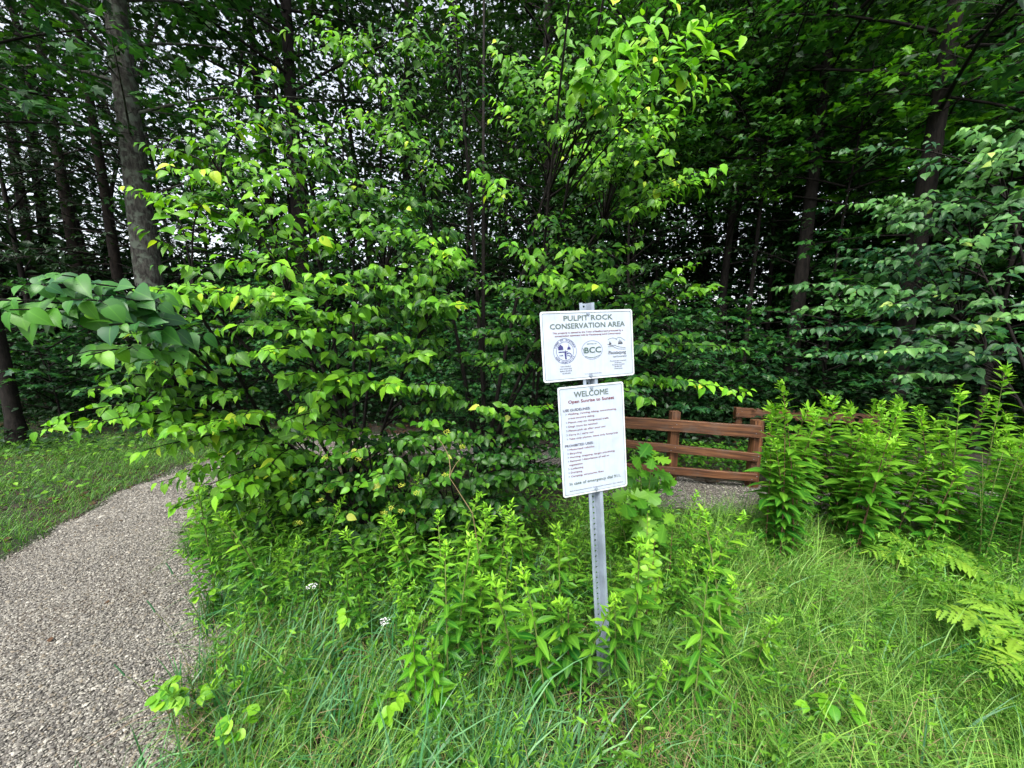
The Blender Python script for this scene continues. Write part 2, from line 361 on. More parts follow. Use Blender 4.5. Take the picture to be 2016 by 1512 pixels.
V, F, A = pebbles(260000, -4.3, -1.0, .7, 4.6, .003, .0072, lambda x, y: path_d(x, y) < rng.random(len(x)) ** 3 * .15 - .01); mb.add(V, tri=F, att=A)
V, F, A = pebbles(26000, -4, 6, 3, 5.6, .007, .014, lambda x, y: path_d(x, y) < 0.02); mb.add(V, tri=F, att=A)
tag(mb.build('gravel_stones', mpb, smooth=False), 'loose grey and cream gravel chips covering the path', 'gravel', kind='stuff')

# ------------------------------------------------------------------ sign
a_c = nrm(np.array([-.065, .9945, -.082])); x_c = np.array([.952, .085, .292]); x_c = nrm(x_c - a_c * (x_c @ a_c))
AX, AY = c2w(x_c), c2w(a_c); AN = np.cross(AX, AY)
T_low = CAM + c2w(np.array([.356, -.2385, 1.61])); T_up = CAM + c2w(np.array([.3295, .167, 1.577]))
base = T_low - AY * 1.134
def sgn_local(p): d = p - base; return np.array([d @ AX, d @ AY, d @ AN])
sign = bpy.data.objects.new('trail_sign', None); COL.objects.link(sign)
sign.matrix_world = Matrix([[AX[0], AY[0], AN[0], base[0]], [AX[1], AY[1], AN[1], base[1]], [AX[2], AY[2], AN[2], base[2]], [0, 0, 0, 1]])
tag(sign, 'leaning galvanized steel post carrying two white rule signs, standing in tall grass', 'sign')
mgal, t, b = new_mat('galvanized_steel')
tc = N(t, 'ShaderNodeTexCoord'); n1 = noise(t, 9, 6, tc.outputs['Object']); n2 = noise(t, 60, 4, tc.outputs['Object'])
t.links.new(mixc(t, ramp(t, n1.outputs[0], [(.3, (.20, .25, .31)), (.7, (.36, .43, .52))]), (.2, .2, .2), math_(t, 'MULTIPLY', n2.outputs[0], .35)), b.inputs['Base Color'])
b.inputs['Metallic'].default_value = .25; t.links.new(ramp(t, n2.outputs[0], [(.3, (.42, .42, .42)), (.7, (.65, .65, .65))]), b.inputs['Roughness'])
mb = MB()
y0, y1 = -.3, 1.134 + .407 + .179; W2 = .035
prof = [(-W2, 0), (-.021, 0), (-.0115, -.028), (.0115, -.028), (.021, 0), (W2, 0)]   # x, depth
th = .003
for (xa, za), (xb, zb) in ((prof[0], prof[1]), (prof[1], prof[2]), (prof[3], prof[4]), (prof[4], prof[5])):
    dx, dz = xb - xa, zb - za; L = math.hypot(dx, dz); nx_, nz_ = -dz / L * th, dx / L * th
    V = [[xa, y0, za], [xb, y0, zb], [xb, y1, zb], [xa, y1, za], [xa - nx_, y0, za - nz_], [xb - nx_, y0, zb - nz_], [xb - nx_, y1, zb - nz_], [xa - nx_, y1, za - nz_]]
    mb.add(np.array(V) + [0, 0, -.004], quad=[[0, 1, 2, 3], [7, 6, 5, 4], [4, 5, 1, 0], [3, 2, 6, 7], [0, 3, 7, 4], [1, 5, 6, 2]])
cell = .0254; nc = int((y1 - y0) / cell); cell = (y1 - y0) / nc
for k in range(nc):
    yc = y0 + (k + .5) * cell; o8 = []; i8 = []
    for q in range(8):
        an = q / 8 * 2 * math.pi; c_, s_ = math.cos(an), math.sin(an); m_ = max(abs(c_), abs(s_))
        o8.append([c_ / m_ * .0115, yc + s_ / m_ * cell / 2]); i8.append([c_ * .0048, yc + s_ * .0048])
    V = [[*q, -.032] for q in o8] + [[*q, -.032] for q in i8] + [[*q, -.035] for q in i8]
    F = [[q, (q + 1) % 8, 8 + (q + 1) % 8, 8 + q] for q in range(8)] + [[8 + q, 8 + (q + 1) % 8, 16 + (q + 1) % 8, 16 + q] for q in range(8)]
    mb.add(V, quad=F)
post = mb.build('post', mgal, sign, smooth=False, att=False)

def flat_mat(name, col, rough=.5, bumpy=False):
    m, t, b = new_mat(name); tc = N(t, 'ShaderNodeTexCoord'); n1 = noise(t, 14, 5, tc.outputs['Object'])
    t.links.new(mixc(t, col, tuple(q * .86 for q in col), ramp(t, n1.outputs[0], [(.45, (0, 0, 0)), (.75, (1, 1, 1))])), b.inputs['Base Color'])
    b.inputs['Roughness'].default_value = rough; return m
M_WHITE = flat_mat('sign_white_enamel', (.44, .50, .58), .35)
def grime(m, amt, col):
    t = m.node_tree; b = t.nodes['Principled BSDF']; tc = N(t, 'ShaderNodeTexCoord'); mp = N(t, 'ShaderNodeMapping'); mp.inputs['Scale'].default_value = (60, 5, 5); t.links.new(tc.outputs['Object'], mp.inputs[0])
    n1 = noise(t, 1.0, 6, mp.outputs[0], .7); src = b.inputs['Base Color'].links[0].from_socket
    t.links.new(mixc(t, src, col, math_(t, 'MULTIPLY', ramp(t, n1.outputs[0], [(.52, (0, 0, 0)), (.75, (1, 1, 1))]), amt)), b.inputs['Base Color'])
grime(M_WHITE, .35, (.25, .29, .27)); grime(mgal, .6, (.13, .13, .13))
M_RIM = flat_mat('sign_white_rim', (.62, .65, .66), .4)
M_HEAD = flat_mat('lettering_grey_green', (.10, .135, .115)); M_RED = flat_mat('lettering_faded_red', (.16, .025, .04)); M_TXT = flat_mat('lettering_grey', (.07, .06, .085))
M_NAVY = flat_mat('emblem_navy', (.03, .03, .14)); M_BLK = flat_mat('emblem_ink', (.05, .055, .065)); M_GRN = flat_mat('emblem_green_ink', (.05, .10, .08))

def rrect(w_, h_, r_, n=5):
    out = []
    for cx, cy_, a0 in ((w_ / 2 - r_, h_ / 2 - r_, 0), (-w_ / 2 + r_, h_ / 2 - r_, 90), (-w_ / 2 + r_, -h_ / 2 + r_, 180), (w_ / 2 - r_, -h_ / 2 + r_, 270)):
        for k in range(n + 1):
            a_ = R(a0 + 90 * k / n); out.append((cx + r_ * math.cos(a_), cy_ + r_ * math.sin(a_)))
    return out
def plate(mb, pts, z0, z1):
    n = len(pts); V = [[x, y, z0] for x, y in pts] + [[x, y, z1] for x, y in pts] + [[0, 0, z0], [0, 0, z1]]
    cx = sum(p[0] for p in pts) / n; cyy = sum(p[1] for p in pts) / n; V[-2] = [cx, cyy, z0]; V[-1] = [cx, cyy, z1]
    mb.add(V, tri=[[n * 2 + 1, n + i, n + (i + 1) % n] for i in range(n)] + [[n * 2, (i + 1) % n, i] for i in range(n)], quad=[[i, (i + 1) % n, n + (i + 1) % n, n + i] for i in range(n)])
def ring(mb, outer, inner, z):
    n = len(outer); mb.add([[x, y, z] for x, y in outer] + [[x, y, z] for x, y in inner], quad=[[i, (i + 1) % n, n + (i + 1) % n, n + i] for i in range(n)])
def ell(cx, cy_, rx, ry, n=40): return [(cx + rx * math.cos(2 * math.pi * k / n), cy_ + ry * math.sin(2 * math.pi * k / n)) for k in range(n)]
def text_geo(s, bold=0.0):
    cu = bpy.data.curves.new('t', 'FONT'); cu.body = s; cu.size = 1; cu.resolution_u = 2; cu.offset = bold; cu.fill_mode = 'FRONT'
    o = bpy.data.objects.new('t', cu); COL.objects.link(o); bpy.context.view_layer.update()
    me = bpy.data.meshes.new_from_object(o.evaluated_get(bpy.context.evaluated_depsgraph_get())); bpy.data.objects.remove(o); bpy.data.curves.remove(cu)
    me.calc_loop_triangles(); V = np.array([v.co[:] for v in me.vertices]); F = np.array([t_.vertices[:] for t_ in me.loop_triangles]); bpy.data.meshes.remove(me)
    return V, F
CAPH = None
def text(mb, s, x, y, h, w_=None, align='L', bold=0.0, z=.0012, slant=0):
    V, F = text_geo(s)
    if len(F) == 0: return
    k = h / .69; V = V.copy(); V[:, 0] -= V[:, 0].min(); wd = V[:, 0].max(); kx = k if w_ is None else w_ / wd
    tw = wd * kx; X = V[:, 0] * kx + slant * V[:, 1] * k; Y = V[:, 1] * k
    x0 = {'L': x, 'C': x - tw / 2, 'R': x - tw}[align]; dl = (.022 if bold > .01 else .012) * k
    for q, (dx, dy) in enumerate(((-dl, -dl * .6), (dl, dl * .6), (-dl, dl * .6), (dl, -dl * .6))):   # heavy strokes: four prints a hair apart
        mb.add(np.c_[X + x0 + dx, Y + y + dy, np.full(len(V), z + q * .00006)], tri=F)
def arc_text(mb, s, cx, cy_, r_, a0, a1, h, z=.0012, inward=False):
    n = len(s)
    for i, ch in enumerate(s):
        if ch == ' ': continue
        V, F = text_geo(ch, .02); k = h / .69; V = V * k; V[:, 0] -= (V[:, 0].min() + V[:, 0].max()) / 2
        a_ = R(a0 + (a1 - a0) * i / (n - 1)); rot = a_ - math.pi / 2 if not inward else a_ + math.pi / 2
        c_, s_ = math.cos(rot), math.sin(rot); ox, oy = cx + r_ * math.cos(a_), cy_ + r_ * math.sin(a_)
        mb.add(np.c_[ox + V[:, 0] * c_ - V[:, 1] * s_, oy + V[:, 0] * s_ + V[:, 1] * c_, np.full(len(V), z)], tri=F)
def line(mb, pts, wd, z=.0012):
    pts = np.array(pts, float); d = nrm(np.gradient(pts, axis=0)); n_ = np.c_[-d[:, 1], d[:, 0]] * wd / 2; m = len(pts)
    V = np.vstack([pts + n_, pts - n_]); mb.add(np.c_[V, np.full(len(V), z)], quad=[[m + i, m + i + 1, i + 1, i] for i in range(m - 1)])
def poly(mb, pts, z=.0012):
    n = len(pts); c_ = np.mean(pts, axis=0); mb.add([[*c_, z]] + [[*p, z] for p in pts], tri=[[0, 1 + i, 1 + (i + 1) % n] for i in range(n)])

def panel(name_label, T, w_, h_):
    mb = MB(); plate(mb, rrect(w_, h_, .011), -.002, 0); o = mb.build('sign_panel', M_WHITE, sign, smooth=False, att=False); o.location = sgn_local(T); o['label'] = name_label
    mb = MB(); ring(mb, rrect(w_ - .0006, h_ - .0006, .011), rrect(w_ - .014, h_ - .014, .007), .0006); r_ = mb.build('rim', M_RIM, o, smooth=False, att=False)
    mb = MB(); ring(mb, rrect(w_ - .016, h_ - .016, .006), rrect(w_ - .019, h_ - .019, .006), .0011); mb.build('border_line', M_HEAD, o, smooth=False, att=False)
    for sy in (1, -1):
        mb = MB(); plate(mb, ell(0, sy * (h_ / 2 - .0135), .0058, .0058, 6), .0004, .0052); plate(mb, ell(0, sy * (h_ / 2 - .0135), .0085, .0085, 16), .0003, .0018)
        mb.build('bolt', mgal, o, smooth=False, att=False)
    return o
UW, UH, LW, LH = .437, .291, .3175, .476
up = panel('landscape white sign naming the conservation area above three emblems', T_up, UW, UH)
lo = panel('portrait white sign with welcome heading and lists of rules', T_low, LW, LH)
# upper text: photo coordinates measured on the panel (0..1)
mb = MB(); text(mb, 'PULPIT ROCK', .002, .109 - .004, .021, .232, 'C', .022); text(mb, 'CONSERVATION AREA', .0, .073, .021, .355, 'C', .022); mb.build('heading_lettering', M_HEAD, up, smooth=False, att=False)
mb = MB(); text(mb, 'This property is owned by the Town of Bedford and protected by a', .0, .053, .0066, .335, 'C', .012); text(mb, 'conservation easement held by Piscataquog Land Conservancy.', 0, .0405, .0066, .315, 'C', .012)
mb.build('small_lettering', M_RED, up, smooth=False, att=False)
mb = MB(); cx, cyy, r_ = -.115, -.020, .053
for a_, b_ in ((r_, r_ - .0013), (.040, .0385)): ring(mb, ell(cx, cyy, a_, a_), ell(cx, cyy, b_, b_), .0012)
arc_text(mb, 'TOWN OF BEDFORD', cx, cyy, .0435, 160, 20, .0065); arc_text(mb, 'NEW HAMPSHIRE', cx, cyy, .0498, 212, 328, .0065, inward=True)
poly(mb, [(cx - .031, cyy + .006), (cx - .031, cyy + .018), (cx - .020, cyy + .029), (cx - .008, cyy + .018), (cx - .008, cyy + .006)])
poly(mb, [(cx + .010, cyy + .006), (cx + .012, cyy + .014), (cx + .017, cyy + .018), (cx + .0185, cyy + .031), (cx + .020, cyy + .018), (cx + .025, cyy + .014), (cx + .027, cyy + .006)])
line(mb, [(cx - .03, cyy - .003), (cx + .012, cyy - .003)], .004); text(mb, '1750', cx - .018, cyy - .020, .006, None, 'C', .02)
poly(mb, [(cx - .001, cyy - .034), (cx - .003, cyy - .01), (cx + .001, cyy + .008), (cx + .005, cyy - .01), (cx + .006, cyy - .034)])
line(mb, [(cx + .006, cyy - .012), (cx + .018, cyy - .008), (cx + .027, cyy - .014), (cx + .027, cyy - .024)], .004); line(mb, [(cx + .008, cyy - .02), (cx + .018, cyy - .018), (cx + .024, cyy - .028)], .0025)
mb.build('town_seal', M_NAVY, up, smooth=False, att=False)
mb = MB(); cx, cyy = .012, -.022; ring(mb, ell(cx, cyy, .050, .040), ell(cx, cyy, .0488, .0388), .0012)
mb.build('oval_outline', M_NAVY, up, smooth=False, att=False)
mb = MB(); text(mb, 'BCC', cx + .003, cyy - .012, .024, .078, 'C', .035); text(mb, 'BEDFORD, NH', cx, cyy + .024, .0045, .046, 'C', .015)
for k in range(5): line(mb, [(cx - .046 + k * .0015, cyy + .010 - k * .006), (cx - .038, cyy + .002 - k * .002)], .0014)
line(mb, [(cx - .033, cyy - .026), (cx - .01, cyy - .032), (cx + .012, cyy - .032), (cx + .036, cyy - .024)], .0018)
mb.build('oval_emblem', M_GRN, up, smooth=False, att=False)
mb = MB(); ox, oy = .135, .012
line(mb, [(ox - .045, oy + .004), (ox - .035, oy + .010), (ox - .02, oy + .012), (ox - .008, oy + .009), (ox + .002, oy + .002)], .0014)
line(mb, [(ox - .004, oy + .006), (ox + .008, oy + .013), (ox + .02, oy + .012), (ox + .032, oy + .004), (ox + .042, oy - .002)], .0014)
for tx, hh in ((-.036, .017), (-.031, .013), (.009, .016), (.015, .025), (.021, .019), (.026, .012)):
    poly(mb, [(ox + tx - .0035, oy - .016), (ox + tx, oy - .016 + hh), (ox + tx + .0035, oy - .016)])
line(mb, [(ox - .047, oy - .014), (ox - .03, oy - .020), (ox - .01, oy - .020), (ox + .0, oy - .026), (ox + .02, oy - .030), (ox + .043, oy - .034)], .0016)
line(mb, [(ox - .044, oy - .024), (ox - .022, oy - .024), (ox - .012, oy - .030), (ox + .005, oy - .037), (ox + .042, oy - .040)], .0014)
text(mb, 'Piscataquog', ox, oy - .058, .014, .086, 'C', .006); text(mb, 'Land Conservancy', ox + .012, oy - .0725, .0072, .068, 'C', .0)
mb.build('hills_emblem', M_BLK, up, smooth=False, att=False)
mb = MB()
for i, s_ in enumerate(('Town of Bedford', '24 N. Amherst Road', 'Bedford, NH 03110', '603-472-5242')): text(mb, s_, -.117 + i * .001, -.086 - i * .0098, .0052, (.047, .055, .054, .038)[i], 'C', .01)
for i, s_ in enumerate(('Preserved and Conserved', '5A Mill Street', 'New Boston, NH 03070', '603-487-3331', 'www.plcnh.org')): text(mb, s_, .137, -.078 - i * .0085, .0046, (.08, .035, .062, .036, .04)[i], 'C', .008)
text(mb, 'For more information visit bedfordnh.org', .012, -.124, .0036, .082, 'C', .005)
mb.build('address_lettering', M_TXT, up, smooth=False, att=False)
# lower text
mb = MB(); text(mb, 'WELCOME', -.002, .190, .0235, .165, 'C', .022); text(mb, 'In case of emergency dial 911.', .000, -.188, .0125, .252, 'C', .012)
mb.build('heading_lettering', M_HEAD, lo, smooth=False, att=False)
mb = MB(); text(mb, 'Open Sunrise to Sunset', -.002, .1655, .0135, .222, 'C', .016); mb.build('opening_hours_lettering', M_RED, lo, smooth=False, att=False)
mb = MB(); mr = MB(); LX = -.139
text(mb, 'USE GUIDELINES:', LX, .132, .0105, .128, 'L', .012)
yy = .117
for s_, wd in (('Walking, running, hiking, snowshoeing,', .236), ('*cross-country skiing', .125), ('Please stay on designated trails', .195), ('Dogs must be leashed', .138), ('Please pick up after your pet', .178), ('Carry in / carry out', .118), ('Take only photos, leave only footprints', .238)):
    if s_[0] != '*': line(mb, [(LX + .010, yy + .0075), (LX + .0155, yy + .004), (LX + .010, yy + .0005)], .0015)
    text(mr, s_.lstrip('*'), LX + .021, yy, .0078, wd, 'L', .010); yy -= .0178
text(mb, 'PROHIBITED USES:', LX, -.0205, .0105, .135, 'L', .012); yy = -.036
for s_, wd in (('Motorized vehicles', .118), ('Bicycling', .056), ('Hunting, trapping, target practicing', .218), ('Removal / disturbance of soil or', .190), ('*vegetation', .064), ('Collecting', .060), ('Dumping', .054), ('Camping, structures, fires', .158)):
    if s_[0] != '*': line(mb, [(LX + .010, yy + .0075), (LX + .0155, yy + .004), (LX + .010, yy + .0005)], .0015)
    text(mr, s_.lstrip('*'), LX + (.021 if s_[0] != '*' else .014), yy, .0078, wd, 'L', .010); yy -= .0167
text(mb, 'Bedford Conservation Commission - Piscataquog Land Conservancy - Town of Bedford', .004, -.2155, .0042, .262, 'C', .005)
mb.build('rule_headings', M_TXT, lo, smooth=False, att=False); mr.build('rule_lettering', M_RED, lo, smooth=False, att=False)

# ------------------------------------------------------------------ fences
mw, t, b = new_mat('stained_pine_board')
tc = N(t, 'ShaderNodeTexCoord'); n0 = noise(t, 2.2, 2, tc.outputs['Object'])
at = N(t, 'ShaderNodeAttribute', attribute_name='leaf'); mpg = N(t, 'ShaderNodeMapping'); mpg.inputs['Scale'].default_value = (1.6, 30, 30); t.links.new(at.outputs['Color'], mpg.inputs[0])
n1 = noise(t, 1.6, 6, mpg.outputs[0], .65); n1.inputs['Distortion'].default_value = .8
c = ramp(t, n1.outputs[0], [(.3, (.018, .007, .003)), (.5, (.10, .038, .014)), (.7, (.24, .105, .042))])
c = mixc(t, c, (.085, .07, .058), ramp(t, noise(t, 7, 5, tc.outputs['Object'], .7).outputs[0], [(.5, (0, 0, 0)), (.72, (.6, .6, .6))]))
t.links.new(c, b.inputs['Base Color']); b.inputs['Roughness'].default_value = .62
bp = N(t, 'ShaderNodeBump'); bp.inputs['Strength'].default_value = .35; bp.inputs['Distance'].default_value = .004; t.links.new(n1.outputs[0], bp.inputs['Height']); t.links.new(bp.outputs[0], b.inputs['Normal'])
def board(p, q, hh, th_, name, parent, n=10, jz=.0012):
    """board from p to q (centre line), height hh, thickness th_, bevelled edges; local coords stored for the grain"""
    p, q = np.asarray(p, float), np.asarray(q, float); L = np.linalg.norm(q - p); d = (q - p) / L
    upv = np.array([0, 0, 1.]) if abs(d[2]) < .8 else np.array([1., 0, 0]) ; s_ = nrm(np.cross(d, upv)); u_ = np.cross(s_, d)
    bv = .004; sec = [(-hh / 2 + bv, -th_ / 2), (hh / 2 - bv, -th_ / 2), (hh / 2, -th_ / 2 + bv), (hh / 2, th_ / 2 - bv), (hh / 2 - bv, th_ / 2), (-hh / 2 + bv, th_ / 2), (-hh / 2, th_ / 2 - bv), (-hh / 2, -th_ / 2 + bv)]
    V = []; A = []; off = rng.random() * 9
    for i in range(n + 1):
        t_ = i / n; dz = rng.normal(0, jz) if 0 < i < n else 0
        for a_, b_ in sec: V.append(p + d * L * t_ + u_ * (a_ + dz) + s_ * b_); A.append([L * t_ + off, a_ + off, b_, 1])
    F = [[i * 8 + k, (i + 1) * 8 + k, (i + 1) * 8 + (k + 1) % 8, i * 8 + (k + 1) % 8] for i in range(n) for k in range(8)]
    nV = len(V); V += [p, q]; A += [[off, off, 0, 1]] * 2
    T3 = [[nV, k, (k + 1) % 8] for k in range(8)] + [[nV + 1, n * 8 + (k + 1) % 8, n * 8 + k] for k in range(8)]
    return MB().add(V, tri=T3, quad=F, att=A).build(name, mw, parent, smooth=False)
def fence(A_, B_, posts, rails, ph, label, zb):
    """A_ -> B_ ground line (xy); posts = fractions; rails = (z centre A, z centre B, height)"""
    A_, B_ = np.array(A_), np.array(B_); f = empty('wooden_fence', (*A_, float(H(*A_)))); o3 = np.array([*A_, float(H(*A_))])
    d = nrm(B_ - A_); nrmv = np.array([d[1], -d[0]]);  nrmv = nrmv if nrmv @ (-A_) > 0 else -nrmv
    for t_ in posts:
        xy = A_ + (B_ - A_) * t_; z1 = ph[0] + (ph[1] - ph[0]) * t_
        po = board(np.array([*xy, zb - .3]) - o3, np.array([*xy, z1]) - o3, .09, .09, 'post', f, 6, .0)
        for (za, zb_, h_) in rails:
            zc = za + (zb_ - za) * t_
            for dx in (-.02, .02):
                mbn = MB(); c_ = np.array([*(xy + nrmv * .0842 + d * dx), zc + dx * .9]) - o3; n3 = np.array([*nrmv, 0]); s3 = np.array([*d, 0])
                ring_ = [c_ + .004 * (math.cos(k) * s3 + math.sin(k) * np.array([0, 0, 1.])) + n3 * .0015 for k in np.arange(0, 6.28, 1.05)]
                mbn.add([c_ + n3 * .0025] + ring_, tri=[[0, 1 + k, 1 + (k + 1) % len(ring_)] for k in range(len(ring_))]); mbn.build('nail_head', mgal, po, smooth=False, att=False)
    for za, zb_, h_ in rails:
        p = np.array([*(A_ + nrmv * .065), za]) - o3; q = np.array([*(B_ + nrmv * .065), zb_]) - o3
        board(p, q, h_, .038, 'rail', f, 14)
    return tag(f, label, 'fence', 'wooden fences by the trail')
def xy(px, s, py=870): q = P(px, py, s); return q[:2]
def zat(px, py, s): return P(px, py, s)[2]
FB = xy(1492, 3.74); F2 = xy(1325, 4.02); dF = FB - F2
FA = FB - dF / np.linalg.norm(dF) * 1.45
Lf = 1.45; t2 = 1 - np.linalg.norm(dF) / Lf
def zlin(py2, pyB):
    z2, zB = zat(1325, py2, 4.02), zat(1490, pyB, 3.74); return (z2 + (zB - z2) * (0 - t2) / (1 - t2), zB)
ra, rb = zlin(834, 846), zlin(880, 898); rc = zlin(925, 939)
fence(FA, FB, (0.02, t2, .985), [(*ra, .125), (*rb, .085), (*rc, .08)], (zlin(808, 826)), 'brown stained post and rail fence with three rails, nearest one just right of the signs', -.1)
QA, QB = xy(1440, 5.5), xy(1730, 5.1)
fence(QA, QB, (0.03, .97), [(zat(1440, 808, 5.5), zat(1730, 823, 5.1), .14), (zat(1440, 850, 5.5), zat(1730, 868, 5.1), .095)], (zat(1440, 800, 5.5), zat(1730, 815, 5.1)), 'darker second wooden rail fence farther back behind the goldenrod in the shade', -.4)

# ------------------------------------------------------------------ large trees (trunk + limbs + crown)
def crown_sprays(mbl, mbt, x0, y0, z0, z1, rad, n_limb, tpl, size, dens=1.0, youth=.2, flat=.18, shape=None, twig_l=.75, spacing=.075, lean=(0, 0), seed=0, up0=.25, azr=None):
    """layered sprays: limbs leave the trunk between z0 and z1, carry flat side twigs, twigs carry leaves"""
    k = np.arange(n_limb); f = (k + rng.random(n_limb)) / n_limb; z = z0 + (z1 - z0) * f
    az = k * 2.399 + rng.normal(0, .4, n_limb)
    if azr is not None: az = rng.uniform(azr[0], azr[1], n_limb)
    sh = np.sqrt(np.clip(1 - (f * 1.02 - .25) ** 2 / .62, .05, 1)) if shape is None else shape(f)
    L = rad * sh * rng.uniform(.7, 1.15, n_limb)
    d = np.stack([np.cos(az), np.sin(az), np.zeros(n_limb)], -1)
    P0 = np.stack([x0 + lean[0] * f, y0 + lean[1] * f, z], -1)
    P2 = P0 + d * L[:, None] + np.array([0, 0, 1.]) * (L * rng.normal(up0, .15, n_limb))[:, None]
    P1 = (P0 + P2) / 2 + np.array([0, 0, 1.]) * (L * .12)[:, None]
    tubes(mbt, P0, P1, P2, .006 + .007 * L, .003, 5, 5)
    a, b_, c_, f2, idx = twigs_from(P0, P1, P2, per_m=5.5 * dens, tmin=.12, l0=twig_l, l1=twig_l * .45, flat=flat, ang=.95)
    tubes(mbt, a, b_, c_, .005, .002, 2, 3)
    a2, b2, c2, f3, _ = twigs_from(a, b_, c_, per_m=6 * dens, tmin=.2, l0=twig_l * .45, l1=twig_l * .25, flat=flat * 1.2, ang=.85)
    yb = youth + .2 * (f[idx] - .4)
    on_twigs(mbl, a, b_, c_, yb, tpl, spacing * 1.2, size, droop=.35, jit=.3, t0=.25, tipyoung=.25)
    on_twigs(mbl, a2, b2, c2, np.full(len(a2), youth), tpl, spacing, size, droop=.35, jit=.3, tipyoung=.25)

def trunk_pts(h, lean=(0, 0), wob=.05, n=14, seed=0):
    rg = np.random.default_rng(seed); t = np.linspace(0, 1, n); ph = rg.uniform(0, 6, 4)
    return np.stack([lean[0] * t + wob * np.sin(t * 5 + ph[0]) * t, lean[1] * t + wob * np.sin(t * 4.3 + ph[1]) * t, t * h - .15], -1)

def make_tree(name, h, dbh, crown, bark, lmat, seed, lean=(0, 0), wob=.12):
    t = empty(name)
    mb = MB(); pts = trunk_pts(h, lean, wob, 20, seed); tt = np.linspace(0, 1, 20); rad = dbh / 2 * (1 - .8 * tt) * (1 + .6 * np.exp(-tt * h / .25))
    polytube(mb, pts, rad, 14 if dbh > .2 else 8, .07, seed); mb.build('trunk', bark, t)
    mbl, mbt = MB(), MB()
    for kw in crown: crown_sprays(mbl, mbt, pts[8, 0] * .6, pts[8, 1] * .6, **kw)
    mbl.build('crown', lmat, t, smooth=False)
    if mbt.n: mbt.build('branches', bark, t)
    return t
# prototypes (first instances are moved to real places)
def maple_crowns(z0, z1, rad, n, **k): return [dict(z0=z0, z1=z1, rad=rad, n_limb=n, tpl=MAPLE, size=.10, spacing=.055, **k)]
protos = {}
def place(key, x, y, rz, sc, label, cat='tree', group=None):
    o, used = protos[key]
    z = float(H(x, y))
    if not used:
        protos[key][1] = True; o.location = (x, y, z); o.rotation_euler = (0, 0, rz); o.scale = (sc,) * 3
        o['label'] = label; o['category'] = cat
        if group: o['group'] = group
        return o
    c_ = copy_thing(o, (x, y, z), rz, sc, label); c_['category'] = cat
    if group: c_['group'] = group
    elif 'group' in c_.keys(): del c_['group']
    return c_
protos['under_a'] = [make_tree('understory_maple', 7.5, .10, maple_crowns(1.6, 7.2, 2.1, 44, youth=.25), M_BARKD, M_MAPLE, 3), False]
protos['under_b'] = [make_tree('understory_maple', 6.0, .08, maple_crowns(1.0, 5.8, 2.0, 40, youth=.12), M_BARKD, M_MAPLE, 4), False]
protos['under_hi'] = [make_tree('understory_maple', 8.5, .10, maple_crowns(3.9, 8.3, 2.5, 42, youth=.35), M_BARKD, M_MAPLE, 14), False]
protos['under_low'] = [make_tree('understory_maple', 2.7, .04, maple_crowns(.4, 2.6, 1.3, 26, youth=.1, twig_l=.5), M_BARKD, M_MAPLE, 15), False]
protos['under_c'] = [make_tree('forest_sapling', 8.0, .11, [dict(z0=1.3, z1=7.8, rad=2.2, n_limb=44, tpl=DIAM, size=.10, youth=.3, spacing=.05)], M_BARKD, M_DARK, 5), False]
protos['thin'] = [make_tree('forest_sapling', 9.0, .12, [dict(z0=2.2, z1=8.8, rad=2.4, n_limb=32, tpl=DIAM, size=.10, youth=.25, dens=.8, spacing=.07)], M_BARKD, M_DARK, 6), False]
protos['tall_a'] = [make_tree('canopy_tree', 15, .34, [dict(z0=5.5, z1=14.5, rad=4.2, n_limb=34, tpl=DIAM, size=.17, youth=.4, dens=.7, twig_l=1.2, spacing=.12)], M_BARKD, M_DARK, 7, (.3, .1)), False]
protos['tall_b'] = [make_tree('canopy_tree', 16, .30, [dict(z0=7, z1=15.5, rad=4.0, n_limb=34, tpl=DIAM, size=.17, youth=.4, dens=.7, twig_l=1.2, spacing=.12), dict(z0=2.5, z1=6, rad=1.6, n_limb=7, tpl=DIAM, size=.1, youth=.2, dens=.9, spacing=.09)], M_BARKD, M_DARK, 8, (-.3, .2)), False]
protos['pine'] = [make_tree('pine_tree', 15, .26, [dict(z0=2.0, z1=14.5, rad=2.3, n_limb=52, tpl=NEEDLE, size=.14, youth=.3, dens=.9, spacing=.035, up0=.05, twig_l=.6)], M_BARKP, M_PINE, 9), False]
def at(px, py, s): q = P(px, py, s); return float(q[0]), float(q[1])

# the big grey trunk on the left
bx_, by_ = at(320, 740, 6.6)
big = make_tree('oak_tree', 14, .43, [dict(z0=5.0, z1=13.5, rad=4.2, n_limb=30, tpl=MAPLE, size=.17, youth=.25, dens=.7, twig_l=1.1, spacing=.11), dict(z0=3.6, z1=5.6, rad=2.6, n_limb=11, tpl=MAPLE, size=.13, youth=.2, dens=1.0, twig_l=.8, spacing=.08)], M_BARKG, M_MAPLE, 21, (-.05, .1), .06)
big.location = (bx_, by_, float(H(bx_, by_))); tag(big, 'thick grey lichen-covered trunk, the largest on the left, rising beside the leafy bush', 'tree')
mb = MB(); th_ = np.linspace(0, 2 * np.pi, 13)[:-1]
q = nrm(np.array([-bx_, -by_])); yp = np.array([bx_ + q[0] * .275, by_ + q[1] * .275, 1.05]); s3 = np.array([-q[1], q[0], 0]); n3 = np.array([*q, 0])
box(mb, yp, s3 * .10, n3 * .004, np.array([0, 0, .11]))
mym, t, b = new_mat('yellow_plastic'); nn_ = noise(t, 20, 3); t.links.new(mixc(t, (.85, .52, .04), (.7, .38, .03), nn_.outputs[0]), b.inputs['Base Color'])
tag(mb.build('trail_marker', mym, att=False), 'small yellow trail marker glimpsed behind leaves on the grey trunk', 'marker')

